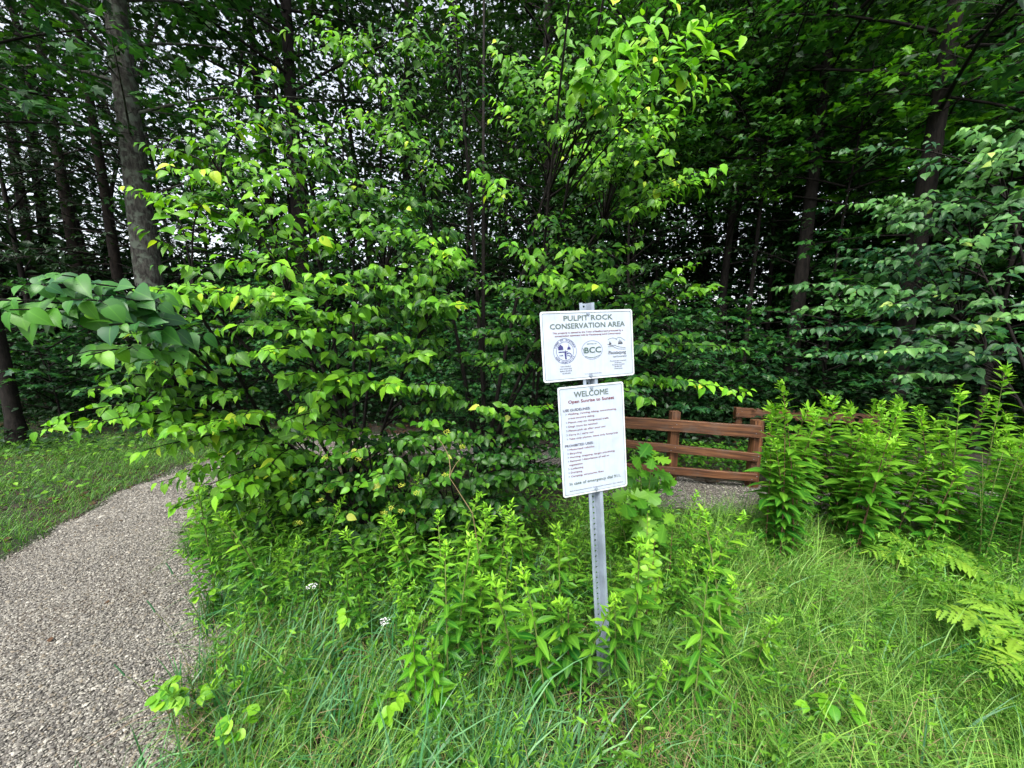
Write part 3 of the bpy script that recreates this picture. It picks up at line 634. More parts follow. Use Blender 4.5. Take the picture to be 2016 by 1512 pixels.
place('tall_a', *at(566, 180, 8.0), 1.0, 1.05, 'dark straight trunk at the top, right of the pair left of centre')
place('tall_b', *at(520, 150, 9.2), 2.0, .9, 'slimmer dark trunk at the top, left of the pair left of centre')
place('tall_a', *at(1838, 240, 4.9), 3.6, .80, 'thick black trunk at upper right, broadest among the right-hand maples')
place('tall_b', *at(1585, 430, 6.2), 4.4, .8, 'straight black trunk right of centre, standing behind the wooden fence')
place('tall_a', *at(1424, 500, 7.2), 5.4, .55, 'slender dark trunk halfway between the birch and the straight black trunk')
place('tall_b', *at(5, 700, 5.2), .5, .6, 'brownish trunk cut off by the left picture edge')
left_pine = ['slim dark pine nearest the left edge, against the bright sky', 'dark pine second from the left edge against bright sky', 'dark pine just left of the thick grey trunk', 'thin pine seen between two darker pines on the far left', 'far thin pine behind the thick grey trunk']
for (px, py, s), sc, lb in zip(((45, 400, 9.5), (140, 450, 8.5), (212, 420, 8.2), (95, 450, 13), (300, 420, 14)), (1, .95, .9, 1, 1.1), left_pine): place('pine', *at(px, py, s), random.random() * 6, sc, lb)

GRP = 'young trees of the forest understory'
def fill(lst, label, group):
    for key, x, y, sc in lst: place(key, x, y, random.random() * 6.28, sc, label, 'tree', group)
# understory, right: dense dark maples
fill([('under_hi', 2.4, 7.4, 1.0), ('under_hi', 4.4, 7.0, 1.0), ('under_hi', 5.6, 8.2, 1.1), ('under_hi', 3.6, 9.4, 1.15), ('under_a', 6.9, 6.6, 1.0), ('under_b', 6.3, 4.9, 1.0), ('under_a', 8.8, 6.0, 1.1),
      ('under_a', 8.2, 9.4, 1.1), ('under_b', 10.8, 8.0, 1.2), ('under_b', 8.2, 3.6, 1.0), ('under_a', 11.0, 4.8, 1.1), ('under_b', 6.6, 8.6, 1.1)], 'dense dark green maple in the layered thicket behind the fences on the right', 'maples behind the fences')
fill([('under_low', 2.4, 5.6, .9), ('under_low', 3.6, 6.4, .9), ('under_low', 1.2, 6.0, .8), ('under_low', 4.8, 5.6, .95), ('under_low', 3.0, 7.6, 1.0), ('under_low', 4.4, 7.9, 1.0), ('under_low', .2, 6.6, .9), ('under_low', -1.4, 6.3, .8), ('under_low', -2.3, 6.4, .8), ('under_low', -3.4, 6.6, .85), ('under_low', -.5, 5.9, .7), ('under_low', -4.6, 6.3, .9), ('under_low', -6.0, 6.1, .8), ('under_low', -7.4, 5.9, .9), ('under_low', -5.4, 7.4, 1.0), ('under_low', -8.6, 6.6, .9)], 'low bushy maple filling the deep shade beyond the path bend and the fences', 'low maples in the deep shade')
place('under_low', .22, 3.42, .7, .42, 'low bushy maple seedling in the gap just left of the signs'); place('under_low', -.35, 3.75, 2.7, .5, 'low bushy maple seedling at the foot of the central birch')
protos['under_young'] = [make_tree('understory_maple', 6.2, .07, [dict(z0=3.7, z1=6.1, rad=1.5, n_limb=22, tpl=MAPLE, size=.10, spacing=.06, youth=.85)], M_BARKD, M_MAPLE, 31), False]  # mostly young leaves, yellower in colour than the other maples
place('under_young', *at(1690, 200, 5.7), 1.0, 1.0, 'young maple with the brightest yellow-green leaves, high on the right')
place('under_young', *at(1240, 100, 7.5), 2.0, 1.15, 'bright green young maple high behind the top of the central birch')
for (px, py, s), lb in zip(((1378, 470, 10.5), (1472, 440, 9.6), (1528, 430, 11.5), (1700, 480, 9.5)), ('thin far trunk left of the slender dark trunk', 'thin trunk midway between slender and straight black trunks', 'faint thin trunk just left of the straight black trunk', 'thin trunk right of the straight black trunk, mostly behind maple leaves')): place('tall_b', *at(px, py, s), random.random() * 6, .42, lb)
fill([('under_c', .6, 7.2, .9), ('under_c', -1.0, 8.4, 1.0), ('thin', 1.8, 9.8, 1.0), ('under_b', -2.6, 8.2, .8), ('thin', -.2, 10.8, 1.1), ('under_c', 2.0, 6.4, .7), ('thin', -3.4, 10.2, 1.0), ('thin', 3.8, 12, 1.1)],
     'slender dark understory tree in the woods behind the central birch', 'understory trees behind the birch')
fill([('thin', -5.2, 9.0, .9), ('thin', -8.2, 8.6, .9), ('under_b', -6.6, 11, .9), ('thin', -10.5, 8.2, 1.0), ('thin', -9.5, 12, 1.0), ('thin', -13, 8.5, 1.0)],
     'thin-leaved dark tree standing among the pines at far left', 'understory trees among the pines')
fill([('tall_b', 1.0, 9.5, 1.0), ('tall_a', 5.5, 11, 1.0), ('tall_b', 10, 7, 1.0), ('tall_a', -3.5, 12.5, 1.0), ('tall_b', 7.8, 6.6, .9), ('tall_a', 13, 11, 1.1), ('tall_b', 1.5, 14, 1.0), ('tall_a', 9, 13, 1.1), ('tall_b', 14, 5, 1.0)],
     'tall dark canopy tree deep in the woods', 'canopy trees deep in the woods')

# far woodland: one mass
mb = MB(); mbt = MB()
def wood(n, th0, th1, r0, r1, z0, z1, size, youth=.2):
    th = rng.uniform(th0, th1, n); r = rng.uniform(r0, r1, n); cl = (rng.random(n) ** .8); z = z0 + (z1 - z0) * cl
    c_ = np.stack([r * np.sin(th), r * np.cos(th), z], -1); m = 46
    idx = np.repeat(np.arange(n), m); off = rng.normal(0, 1, (n * m, 3)) * np.array([1.0, 1.0, .28]); p = c_[idx] + off
    put_leaves(mb, DIAM, p, rng.normal(0, 1, p.shape) * [1, 1, .4], np.array([0, 0, 1.]) + rng.normal(0, .5, p.shape), size, np.full(len(p), youth) + rng.normal(0, .15, len(p)))
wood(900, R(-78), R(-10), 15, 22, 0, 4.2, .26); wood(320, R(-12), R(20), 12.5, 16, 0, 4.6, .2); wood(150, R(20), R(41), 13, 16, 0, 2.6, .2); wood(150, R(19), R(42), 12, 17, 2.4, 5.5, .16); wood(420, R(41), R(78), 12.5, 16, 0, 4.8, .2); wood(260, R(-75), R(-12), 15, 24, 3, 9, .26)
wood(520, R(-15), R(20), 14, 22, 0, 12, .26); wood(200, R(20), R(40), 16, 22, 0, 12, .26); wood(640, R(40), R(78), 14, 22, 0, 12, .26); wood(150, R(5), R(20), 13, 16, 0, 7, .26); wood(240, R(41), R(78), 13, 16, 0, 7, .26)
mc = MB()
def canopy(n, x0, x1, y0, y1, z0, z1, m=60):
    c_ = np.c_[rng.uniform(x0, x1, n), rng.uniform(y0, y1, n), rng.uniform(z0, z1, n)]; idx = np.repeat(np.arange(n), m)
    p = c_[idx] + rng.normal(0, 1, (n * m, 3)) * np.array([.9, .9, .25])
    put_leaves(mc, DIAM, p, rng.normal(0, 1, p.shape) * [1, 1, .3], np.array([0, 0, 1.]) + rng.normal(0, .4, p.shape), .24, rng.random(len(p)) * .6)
canopy(440, 1, 17, 9.2, 22, 8.5, 12.5); canopy(150, -14, 1, 11, 22, 10, 13)  # leaf clusters added overhead to keep sky light off the forest floor
tag(mc.build('forest_shade_canopy', M_DARK, smooth=False), 'leafy roof added over the woods to block sky light above the trunks', 'canopy', kind='stuff')
n = 60; th = rng.uniform(R(-72), R(72), n); r = rng.uniform(12, 24, n); q0 = np.stack([r * np.sin(th), r * np.cos(th), np.zeros(n) - .3], -1)
tubes(mbt, q0, q0 + [0, 0, 6], q0 + np.c_[rng.normal(0, 1.3, (n, 2)), np.full(n, 13)], rng.uniform(.05, .15, n), .04, 4, 6)
fw = mb.build('distant_woodland', M_DARK, smooth=False); tag(fw, 'far dark woods that read as one mass of trees behind everything', 'woods', kind='stuff')
tag(mbt.build('distant_trunks', M_BARKD, att=False), 'far thin trunks standing in the dark woods', 'woods', kind='stuff')

# ------------------------------------------------------------------ the birch bushes, limb tips set in space
def tip_bush(name, base, stems, tips, lmat, tpl, size, fillpoly=None, nfill=0, fill_s=(2.2, 3.4), leafsp=.03, l0=.28, youth=.25, label='', per_m=13, out=(0, -1, .35), rad=.011, trunk=None, trunk_r=.017):
    root = empty(name, tuple(base)); b3 = np.array(base, float)
    mbs, mbl = MB(), MB()
    tips = [(P(px, py, s), yv) for px, py, s, yv in tips]
    if fillpoly is not None:
        fp = np.array(fillpoly, float); k = 0
        while k < nfill:
            x, y = rng.uniform(fp[:, 0].min(), fp[:, 0].max()), rng.uniform(fp[:, 1].min(), fp[:, 1].max())
            ins = False; j = len(fp) - 1
            for i in range(len(fp)):
                if (fp[i, 1] > y) != (fp[j, 1] > y) and x < (fp[j, 0] - fp[i, 0]) * (y - fp[i, 1]) / (fp[j, 1] - fp[i, 1]) + fp[i, 0]: ins = not ins
                j = i
            if ins: tips.append((P(x, y, rng.uniform(*fill_s)), youth * .5)); k += 1
    T = np.array([q[0] for q in tips]) - b3; Y = np.array([q[1] for q in tips])
    ST = []
    for s_ in stems: ST.append(P(*s_) - b3)
    ST = np.array(ST); S0 = rng.normal(0, .06, (len(ST), 3)) * [1, 1, 0] + [0, 0, -.08]
    S1 = S0 + (ST - S0) * .5 * np.array([.6, .6, 1.15])
    tubes(mbs, S0, S1, ST, trunk_r, .006, 10, 8)
    # attach each limb to the nearest stem, below the tip
    ts = np.linspace(.12, .97, 24); SP = np.stack([bez(S0, S1, ST, np.full(len(ST), t_)) for t_ in ts], 1)  # stems x t x 3
    P0 = []
    for q in T:
        d = np.linalg.norm(SP - q, axis=-1) + np.clip(SP[..., 2] - (q[2] - .18), 0, None) * 3 + .25 * np.abs(d_len(SP, q) - .75); i, j = np.unravel_index(np.argmin(d), d.shape); P0.append(SP[i, j])
    P0 = np.array(P0); L = np.linalg.norm(T - P0, axis=1)
    P1 = P0 * .52 + T * .48 + rng.normal(0, .03, T.shape); P1[:, 2] = np.maximum(P0[:, 2] * .15 + T[:, 2] * .85 + L * .10, P1[:, 2])
    tubes(mbs, P0, P1, T, rad * .6, .0018, 7, 5)
    a, m_, c_, f, idx = twigs_from(P0, P1, T, per_m=per_m, tmin=.25, l0=l0, l1=.09, ang=.8, flat=.09, droop=.10, rise=0.02)
    tubes(mbs, a, m_, c_, .0022, .001, 2, 3)
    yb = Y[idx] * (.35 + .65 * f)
    o = nrm(np.array(out, float))
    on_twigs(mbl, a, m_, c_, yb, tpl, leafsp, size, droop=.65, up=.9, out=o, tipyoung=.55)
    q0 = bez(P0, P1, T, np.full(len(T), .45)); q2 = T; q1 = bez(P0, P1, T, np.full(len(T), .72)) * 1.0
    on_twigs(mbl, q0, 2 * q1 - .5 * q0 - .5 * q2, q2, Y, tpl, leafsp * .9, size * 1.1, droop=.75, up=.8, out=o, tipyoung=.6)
    mbs.build('stems', M_BARKD, root, att=False); mbl.build('foliage', lmat, root)
    return tag(root, label, 'shrub')
def d_len(SP, q): return np.linalg.norm(SP - q, axis=-1)

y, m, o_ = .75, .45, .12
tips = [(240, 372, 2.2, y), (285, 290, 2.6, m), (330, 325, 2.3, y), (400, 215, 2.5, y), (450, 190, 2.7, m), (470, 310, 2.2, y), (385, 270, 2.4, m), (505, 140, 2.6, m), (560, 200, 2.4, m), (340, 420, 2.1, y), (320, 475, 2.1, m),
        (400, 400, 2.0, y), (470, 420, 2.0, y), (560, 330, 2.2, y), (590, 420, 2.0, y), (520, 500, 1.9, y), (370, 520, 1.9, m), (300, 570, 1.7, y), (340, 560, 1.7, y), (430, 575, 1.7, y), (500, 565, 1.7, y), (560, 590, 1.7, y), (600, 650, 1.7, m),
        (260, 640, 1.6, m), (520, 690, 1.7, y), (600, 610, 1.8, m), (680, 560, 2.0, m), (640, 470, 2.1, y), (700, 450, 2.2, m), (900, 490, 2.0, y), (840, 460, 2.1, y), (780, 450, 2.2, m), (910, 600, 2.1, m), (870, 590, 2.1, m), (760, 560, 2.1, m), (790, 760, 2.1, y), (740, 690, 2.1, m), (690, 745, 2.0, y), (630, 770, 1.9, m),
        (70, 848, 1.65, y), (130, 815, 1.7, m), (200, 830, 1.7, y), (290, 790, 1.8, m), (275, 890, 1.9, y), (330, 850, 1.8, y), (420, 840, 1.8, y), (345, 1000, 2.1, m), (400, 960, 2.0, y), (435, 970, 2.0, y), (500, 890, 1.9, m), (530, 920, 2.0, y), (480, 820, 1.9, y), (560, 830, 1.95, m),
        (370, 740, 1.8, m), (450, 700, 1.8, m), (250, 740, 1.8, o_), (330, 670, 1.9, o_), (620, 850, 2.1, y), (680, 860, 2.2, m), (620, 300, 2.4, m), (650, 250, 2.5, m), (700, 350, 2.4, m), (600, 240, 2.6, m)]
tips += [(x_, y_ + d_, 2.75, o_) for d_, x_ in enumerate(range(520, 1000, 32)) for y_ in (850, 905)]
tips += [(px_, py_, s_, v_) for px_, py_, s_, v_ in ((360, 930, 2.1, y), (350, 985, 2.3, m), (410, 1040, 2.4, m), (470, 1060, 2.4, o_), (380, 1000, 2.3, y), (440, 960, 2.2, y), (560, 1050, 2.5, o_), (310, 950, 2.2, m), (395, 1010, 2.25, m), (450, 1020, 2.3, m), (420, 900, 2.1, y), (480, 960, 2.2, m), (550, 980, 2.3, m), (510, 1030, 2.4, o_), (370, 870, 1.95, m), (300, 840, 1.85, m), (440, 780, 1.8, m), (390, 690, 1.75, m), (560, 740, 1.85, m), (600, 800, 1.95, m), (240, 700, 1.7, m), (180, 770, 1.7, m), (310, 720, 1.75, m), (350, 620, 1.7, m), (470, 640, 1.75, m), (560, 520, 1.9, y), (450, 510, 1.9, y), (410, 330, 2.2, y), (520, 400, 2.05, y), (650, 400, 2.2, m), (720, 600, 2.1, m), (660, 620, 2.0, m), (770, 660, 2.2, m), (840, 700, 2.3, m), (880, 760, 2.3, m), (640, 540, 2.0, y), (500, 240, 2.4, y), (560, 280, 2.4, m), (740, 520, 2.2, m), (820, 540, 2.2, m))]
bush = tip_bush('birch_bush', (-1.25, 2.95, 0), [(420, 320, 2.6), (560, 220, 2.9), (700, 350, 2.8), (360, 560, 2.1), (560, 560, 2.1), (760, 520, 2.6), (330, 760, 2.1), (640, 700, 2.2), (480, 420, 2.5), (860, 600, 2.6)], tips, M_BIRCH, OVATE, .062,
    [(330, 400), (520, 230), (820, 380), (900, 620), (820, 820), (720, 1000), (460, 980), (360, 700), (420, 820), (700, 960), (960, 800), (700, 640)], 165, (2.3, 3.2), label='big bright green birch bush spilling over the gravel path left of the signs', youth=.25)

tips = [(1470, 772, 2.25, y), (1380, 755, 2.3, o_), (1290, 790, 2.1, o_), (1460, 685, 2.4, o_), (1380, 660, 2.4, o_), (1300, 680, 2.3, o_), (1412, 562, 2.5, m), (1372, 520, 2.6, m), (1340, 545, 2.5, o_), (1245, 525, 2.3, m), (1130, 485, 2.3, m), (1070, 540, 2.2, m), (1180, 560, 2.3, m), (1240, 585, 2.4, o_),
        (1420, 330, 2.3, y), (1400, 350, 2.35, y), (1325, 300, 2.3, y), (1320, 390, 2.4, m), (1330, 232, 2.2, y), (1395, 155, 2.0, y), (1230, 200, 2.1, y), (1240, 265, 2.3, m), (1110, 255, 2.2, y), (1060, 420, 2.5, o_), (930, 335, 2.4, y), (860, 320, 2.6, m), (1000, 110, 2.3, m), (1090, 120, 2.2, y),
        (960, 90, 2.5, m), (1100, 30, 2.3, m), (860, 80, 2.6, m), (780, 180, 2.5, m), (730, 150, 2.6, m), (800, 270, 2.5, m), (700, 75, 2.7, m), (560, 60, 2.6, m), (640, 60, 2.5, y), (760, 240, 2.4, m), (680, 210, 2.5, y), (620, 30, 2.6, m), (900, 10, 2.6, m), (970, 190, 2.4, y), (1040, 190, 2.5, m), (1180, 310, 2.4, m),
        (1000, 480, 2.4, m), (960, 560, 2.5, o_), (1010, 620, 2.6, o_), (1110, 620, 2.7, o_), (900, 700, 2.8, o_), (1000, 720, 2.7, o_), (820, 20, 2.5, m), (1200, 430, 2.6, o_), (1260, 480, 2.6, o_)]
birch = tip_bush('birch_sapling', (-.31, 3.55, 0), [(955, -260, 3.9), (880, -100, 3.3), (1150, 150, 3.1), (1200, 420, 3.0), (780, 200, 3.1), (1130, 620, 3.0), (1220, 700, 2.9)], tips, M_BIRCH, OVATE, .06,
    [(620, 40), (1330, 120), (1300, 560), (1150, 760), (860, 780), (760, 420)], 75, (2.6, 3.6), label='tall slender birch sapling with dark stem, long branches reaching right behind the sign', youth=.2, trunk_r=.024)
# close overhanging branch at top right of centre
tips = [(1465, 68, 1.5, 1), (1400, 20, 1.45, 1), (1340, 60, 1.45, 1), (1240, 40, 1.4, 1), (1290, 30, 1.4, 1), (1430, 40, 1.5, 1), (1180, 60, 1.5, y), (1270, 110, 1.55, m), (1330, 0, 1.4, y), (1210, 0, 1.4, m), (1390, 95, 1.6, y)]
ov = tip_bush('birch_sapling', (.15, 3.9, 0), [(1120, 10, 2.0), (1200, -60, 1.9)], tips, M_BIRCH, OVATE, .067, label='near birch branch with large bright yellow-green leaves crossing the top right of centre', l0=.2, leafsp=.042, per_m=6)  # high youth at the tips gives the bright yellow-green leaf colour
ov['category'] = 'tree'; birch['category'] = 'tree'
# near left branch with broad leaves
tips = [(-60, 590, .98, .3), (20, 610, 1.0, .5), (45, 560, 1.05, .15), (170, 700, 1.08, .6), (140, 590, 1.1, .2), (215, 640, 1.15, .15), (250, 590, 1.25, .2), (300, 650, 1.3, .25), (190, 560, 1.2, .3), (110, 540, 1.12, .1)]
nl = tip_bush('broadleaf_sapling', (-1.75, 2.75, 0), [(380, 600, 1.75), (260, 560, 1.4)], tips, M_BROAD, BROADT, .060, label='near branch with broad dull green leaves reaching in at the left edge', l0=.15, leafsp=.036, per_m=9, youth=.2)
nl['category'] = 'tree'
# arrowwood shrub
tips = [(600, 930, 2.05, m), (640, 900, 2.05, y), (700, 890, 2.0, y), (740, 940, 1.95, y), (640, 960, 2.0, m), (690, 960, 1.95, y), (800, 870, 2.1, m), (850, 830, 2.1, y), (880, 860, 2.1, y), (940, 800, 2.2, y), (1010, 800, 2.2, y), (1080, 800, 2.3, y), (1060, 850, 2.3, m), (990, 860, 2.3, o_), (900, 930, 2.15, m), (830, 960, 2.1, m),
        (600, 1010, 2.1, m), (680, 1020, 2.1, m), (760, 1010, 2.1, m), (830, 1040, 2.2, o_), (900, 1000, 2.2, m), (960, 950, 2.3, o_), (1040, 930, 2.3, o_), (880, 900, 2.1, m), (770, 900, 2.0, m), (720, 1060, 2.2, o_), (640, 1060, 2.2, o_), (580, 970, 2.1, m), (1095, 880, 2.6, o_), (1085, 950, 2.6, o_), (1110, 920, 2.7, o_), (1100, 840, 2.6, m), (1060, 990, 2.5, o_), (960, 1020, 2.4, o_)]
av = tip_bush('arrowwood_shrub', (-.75, 2.55, 0), [(700, 900, 2.3), (860, 880, 2.4), (1000, 880, 2.5), (800, 980, 2.3), (640, 980, 2.3)], tips, M_SHRUB, SHRUBT, .048, [(600, 900), (1060, 820), (1100, 860), (1110, 1000), (1000, 1060), (620, 1080)], 120, (2.2, 2.85), leafsp=.026, l0=.2,
    label='low rounded shrub with round leaves and yellow-green flower clusters below the birch bush')
# flower clusters
mfl, t, b = new_mat('yellow_green_blossom'); b.inputs['Base Color'].default_value = (.5, .55, .06, 1); b.inputs['Roughness'].default_value = .6
for px, py in ((590, 1028), (640, 900), (705, 905), (790, 955), (755, 1010), (770, 1000), (790, 1005), (875, 935), (820, 970), (910, 880), (880, 850), (630, 985)):
    c0 = P(px, py, 1.98) - np.array(av.location); mb = MB()
    for k in range(34):
        o = rng.normal(0, 1, 3); o = o / np.linalg.norm(o) * np.array([.018, .018, .010]) * rng.uniform(.5, 1.2); mb.add(oct_v * .0022 + c0 + o, tri=oct_f)
    mb.build('flower_cluster', mfl, av, att=False)
# beech on the right
y, m, o_ = .6, .35, .05
tips = [(1525, 565, 3.0, m), (1580, 610, 2.95, m), (1560, 650, 3.0, o_), (1640, 590, 2.9, m), (1680, 570, 2.9, m), (1655, 490, 3.2, o_), (1740, 600, 2.8, m), (1760, 740, 2.7, m), (1745, 690, 2.7, y), (1880, 580, 2.7, y), (1840, 560, 2.8, o_), (1680, 400, 3.0, y), (1745, 385, 2.9, y), (1800, 325, 2.9, o_),
        (1900, 250, 2.5, y), (1935, 300, 2.5, y), (1985, 290, 2.3, y), (2010, 250, 2.3, m), (1935, 460, 2.4, y), (2000, 420, 2.3, m), (1790, 480, 2.8, o_), (1850, 640, 2.6, m), (1905, 640, 2.5, m), (2010, 620, 2.3, y), (1960, 590, 2.4, m), (1640, 300, 3.2, m), (1600, 700, 3.0, o_), (1690, 700, 2.8, o_), (1810, 700, 2.7, o_), (1900, 700, 2.6, o_), (1975, 680, 2.5, o_), (1700, 520, 3.0, o_), (1760, 440, 2.9, m), (1880, 400, 2.6, m), (1850, 480, 2.7, o_), (2030, 520, 2.3, m), (2040, 360, 2.3, m)]
be = tip_bush('beech_tree', (4.35, 2.75, 0), [(2120, -60, 3.2), (2060, 120, 3.1), (1960, 330, 3.0), (1900, 480, 3.1), (1880, 620, 3.0)], tips, M_BEECH, OVATE, .058, [(1580, 480), (2040, 260), (2040, 700), (1650, 740)], 20, (2.9, 3.6), label='beech at right edge with drooping sprays of pale leaves above the goldenrod', l0=.26, leafsp=.033, out=(-.3, -1, .4), per_m=9)
be['category'] = 'tree'

# ------------------------------------------------------------------ herbs
def herb(name, h, nleaf, lsize, lmat, smat, lean=.1, top=True, wsc=1.0, tpl=LANCE, branches=0, y0=.1, y1=.75):
    t = empty(name); mbs, mbl = MB(), MB(); az0 = rng.random() * 6.28
    P0 = np.zeros((1, 3)) - [0, 0, .03]; P2 = np.array([[math.cos(az0) * lean * h, math.sin(az0) * lean * h, h]]); P1 = np.array([[P2[0, 0] * .2, P2[0, 1] * .2, h * .55]])
    tubes(mbs, P0, P1, P2, .0035 + .001 * h, .0015, 8, 5)
    f = np.linspace(.12, .99, nleaf); k = np.arange(nleaf); p = bez(P0, P1, P2, f); az = k * 2.4 + rng.normal(0, .25, nleaf)
    el = .15 + .75 * f ** 3 + rng.normal(0, .15, nleaf)
    d = np.stack([np.cos(az) * np.cos(el), np.sin(az) * np.cos(el), np.sin(el)], -1); n_ = np.stack([-np.cos(az) * np.sin(el), -np.sin(az) * np.sin(el), np.cos(el)], -1) + rng.normal(0, .2, (nleaf, 3))
    sz = lsize * np.sin(np.clip(f * 2.6 + .35, 0, 3.0)).clip(.3, 1) * (1 - .55 * (f > .93)) * rng.uniform(.8, 1.15, nleaf)
    put_leaves(mbl, tpl, p, d, n_, sz, y0 + (y1 - y0) * f ** 2.2 + rng.normal(0, .1, nleaf), wsc)
    if top:
        nt_ = 26; fz = rng.uniform(.9, 1.0, nt_); p = bez(P0, P1, P2, fz) + rng.normal(0, .007, (nt_, 3)); az = rng.random(nt_) * 6.28; el = rng.uniform(.2, 1.4, nt_)
        d = np.stack([np.cos(az) * np.cos(el), np.sin(az) * np.cos(el), np.sin(el)], -1)
        put_leaves(mbl, tpl, p, d, np.array([0, 0, 1.]) + rng.normal(0, .4, (nt_, 3)), lsize * rng.uniform(.2, .45, nt_), np.full(nt_, y1 + .1), wsc)
    mbs.build('stem', smat, t, att=False); mbl.build('foliage', lmat, t)
    return t
def herb_set(protos_, places, label, cat, group, hs=(.85, 1.15)):
    out = []
    for i, (x, y_) in enumerate(places):
        lb = label if isinstance(label, str) else label[i]
        pr = protos_[i % len(protos_)]; z = float(H(x, y_)); sc = rng.uniform(*hs); rz = rng.random() * 6.28
        if i < len(protos_): o = pr; o.location = (x, y_, z); o.rotation_euler = (0, 0, rz); o.scale = (sc,) * 3
        else: o = copy_thing(pr, (x, y_, z), rz, sc)
        tag(o, lb, cat, group); out.append(o)
    return out
GR = [herb('goldenrod_plant', hh, int(46 * hh + 8), .14, M_GOLD, M_STEMR, wsc=1.45, lean=.16, y0=.05, y1=.85) for hh in (.98, 1.05, .9, 1.0, 1.12)]
pl = []
while len(pl) < 78:
    px, s = rng.uniform(1490, 2060), 0
    q = G(px, rng.uniform(1010, 1135)); 
    if q[1] > 3.0: continue
    pl.append((q[0], q[1]))
herb_set(GR, pl, 'leafy goldenrod stem in the dense tall stand on the right in front of the fences', 'plant', 'goldenrods in the tall stand', (.7, 1.12))
TA = [herb('goldenrod_plant', 1.36, 64, .16, M_GOLD, M_STEM, wsc=1.3, lean=.03), herb('goldenrod_plant', 1.24, 56, .15, M_GOLD, M_STEM, wsc=1.3, lean=.05)]
q1_, q2_ = G(1905, 1125), G(1850, 1120)
herb_set(TA, [(q1_[0], q1_[1]), (q2_[0], q2_[1])], ['tallest goldenrod of the right-hand stand, its tip above all others', 'second tallest goldenrod, just left of the tallest one at right'], 'plant', 'goldenrods in the tall stand', (1, 1))
SG = [herb('goldenrod_plant', hh, int(60 * hh + 8), .085, M_GOLD, M_STEM, wsc=1.15, lean=.28, y0=.0, y1=1.0) for hh in (.5, .62, .42, .55)]
SG += [herb('goldenrod_plant', .34, 44, .06, M_GOLD, M_STEM, wsc=1.0, lean=.25, y0=-.1, y1=.5), herb('goldenrod_plant', .46, 34, .075, M_HERB, M_STEMR, wsc=1.9, lean=.2, y0=-.1, y1=.4)]
spots = []
for (x0, x1, y0_, y1_, n_) in ((860, 1140, 1130, 1290, 34), (1210, 1440, 1110, 1230, 24), (420, 860, 1160, 1290, 26), (1180, 1480, 1270, 1440, 10), (860, 1150, 1300, 1420, 10), (395, 600, 1050, 1150, 22)):
    for k in range(n_):
        q = G(rng.uniform(x0, x1), rng.uniform(y0_, y1_)); spots.append((q[0], q[1]))
herb_set(SG, spots, 'low young goldenrod in the grassy verge around the sign post', 'plant', 'young goldenrods in the verge', (.5, 1.3))
NG = [herb('goldenrod_plant', .46, 46, .075, M_LIME, M_STEM, wsc=1.4, lean=.05, y0=.0, y1=.4), herb('goldenrod_plant', .40, 40, .075, M_LIME, M_STEM, wsc=1.4, lean=.06, y0=.0, y1=.4), herb('goldenrod_plant', .62, 50, .08, M_GOLD, M_STEM, wsc=1.1), herb('goldenrod_plant', .7, 50, .1, M_GOLD, M_STEM, wsc=.9)]
pz = [G(822, 1420), G(862, 1450), G(1340, 1130), G(1362, 1440)]
herb_set(NG, [(q[0], q[1]) for q in pz], ['bright yellow-green leafy plant left of the post foot, taller of a pair', 'bright yellow-green leafy plant, shorter right one of the pair left of the post', 'pale-tipped goldenrod between the oak sapling and the fence', 'narrow-leaved goldenrod standing in the grass to the right of the post foot'], 'plant', None, (1, 1))

# broad seedlings (three-leaf clusters)
def seedling(name, h, n, size, mat, tpl=OVATE, spread=.035):
    t = empty(name); mbs, mbl = MB(), MB(); az = np.arange(n) * 2.2 + rng.normal(0, .3, n); z = h * rng.uniform(.6, 1.0, n)
    P2 = np.stack([np.cos(az) * spread, np.sin(az) * spread, z], -1); P0 = np.zeros((n, 3)) - [0, 0, .02]; tubes(mbs, P0, P2 * [.3, .3, .7], P2, .002, .001, 4, 4)
    for k in (-1, 0, 1):
        a2 = az + k * .95; d = np.stack([np.cos(a2), np.sin(a2), np.full(n, -.15) + rng.normal(0, .1, n)], -1)
        put_leaves(mbl, tpl, P2, d, np.array([0, -.35, 1.]) + rng.normal(0, .15, (n, 3)), size * rng.uniform(.8, 1.1, n), rng.uniform(.1, .9, n))
    mbs.build('stem', M_STEM, t, att=False); mbl.build('foliage', mat, t); return t
SD = [seedling('seedling_plant', .30, 5, .055, M_LIME), seedling('seedling_plant', .22, 4, .045, M_LIME), seedling('seedling_plant', .25, 6, .04, M_LIME, ROUND)]
sdp = [((700, 1290), 'three-leaved lime green seedling below the white yarrow right side'), ((835, 1250), 'lime green seedling with pointed leaves under the arrowwood shrub'), ((345, 1440), 'yellow seedling at the gravel edge, lower left'), ((385, 1440), 'yellow-green seedling just inside the grass beside the gravel edge'),
       ((465, 1380), 'small lime seedling among blue-green grass left of centre'), ((480, 1512), 'lime seedling at the bottom edge left of centre'), ((770, 1470), 'round-leaved lime seedling low in the grass left of the post'), ((1600, 1500), 'lime green seedling at the bottom edge right of the post'), ((410, 1230), 'small lime seedling on the path edge under the bush'), ((1640, 1480), 'leafy lime seedling low right in the long grass')]
for i, ((px, py), lb) in enumerate(sdp):
    q = G(px, py); 
    if i < 3: o = SD[i]; o.location = (q[0], q[1], float(H(q[0], q[1])))
    else: o = copy_thing(SD[i % 3], (q[0], q[1], float(H(q[0], q[1]))), rng.random() * 6, rng.uniform(.8, 1.1))
    tag(o, lb, 'plant', 'bright seedlings in the grass')
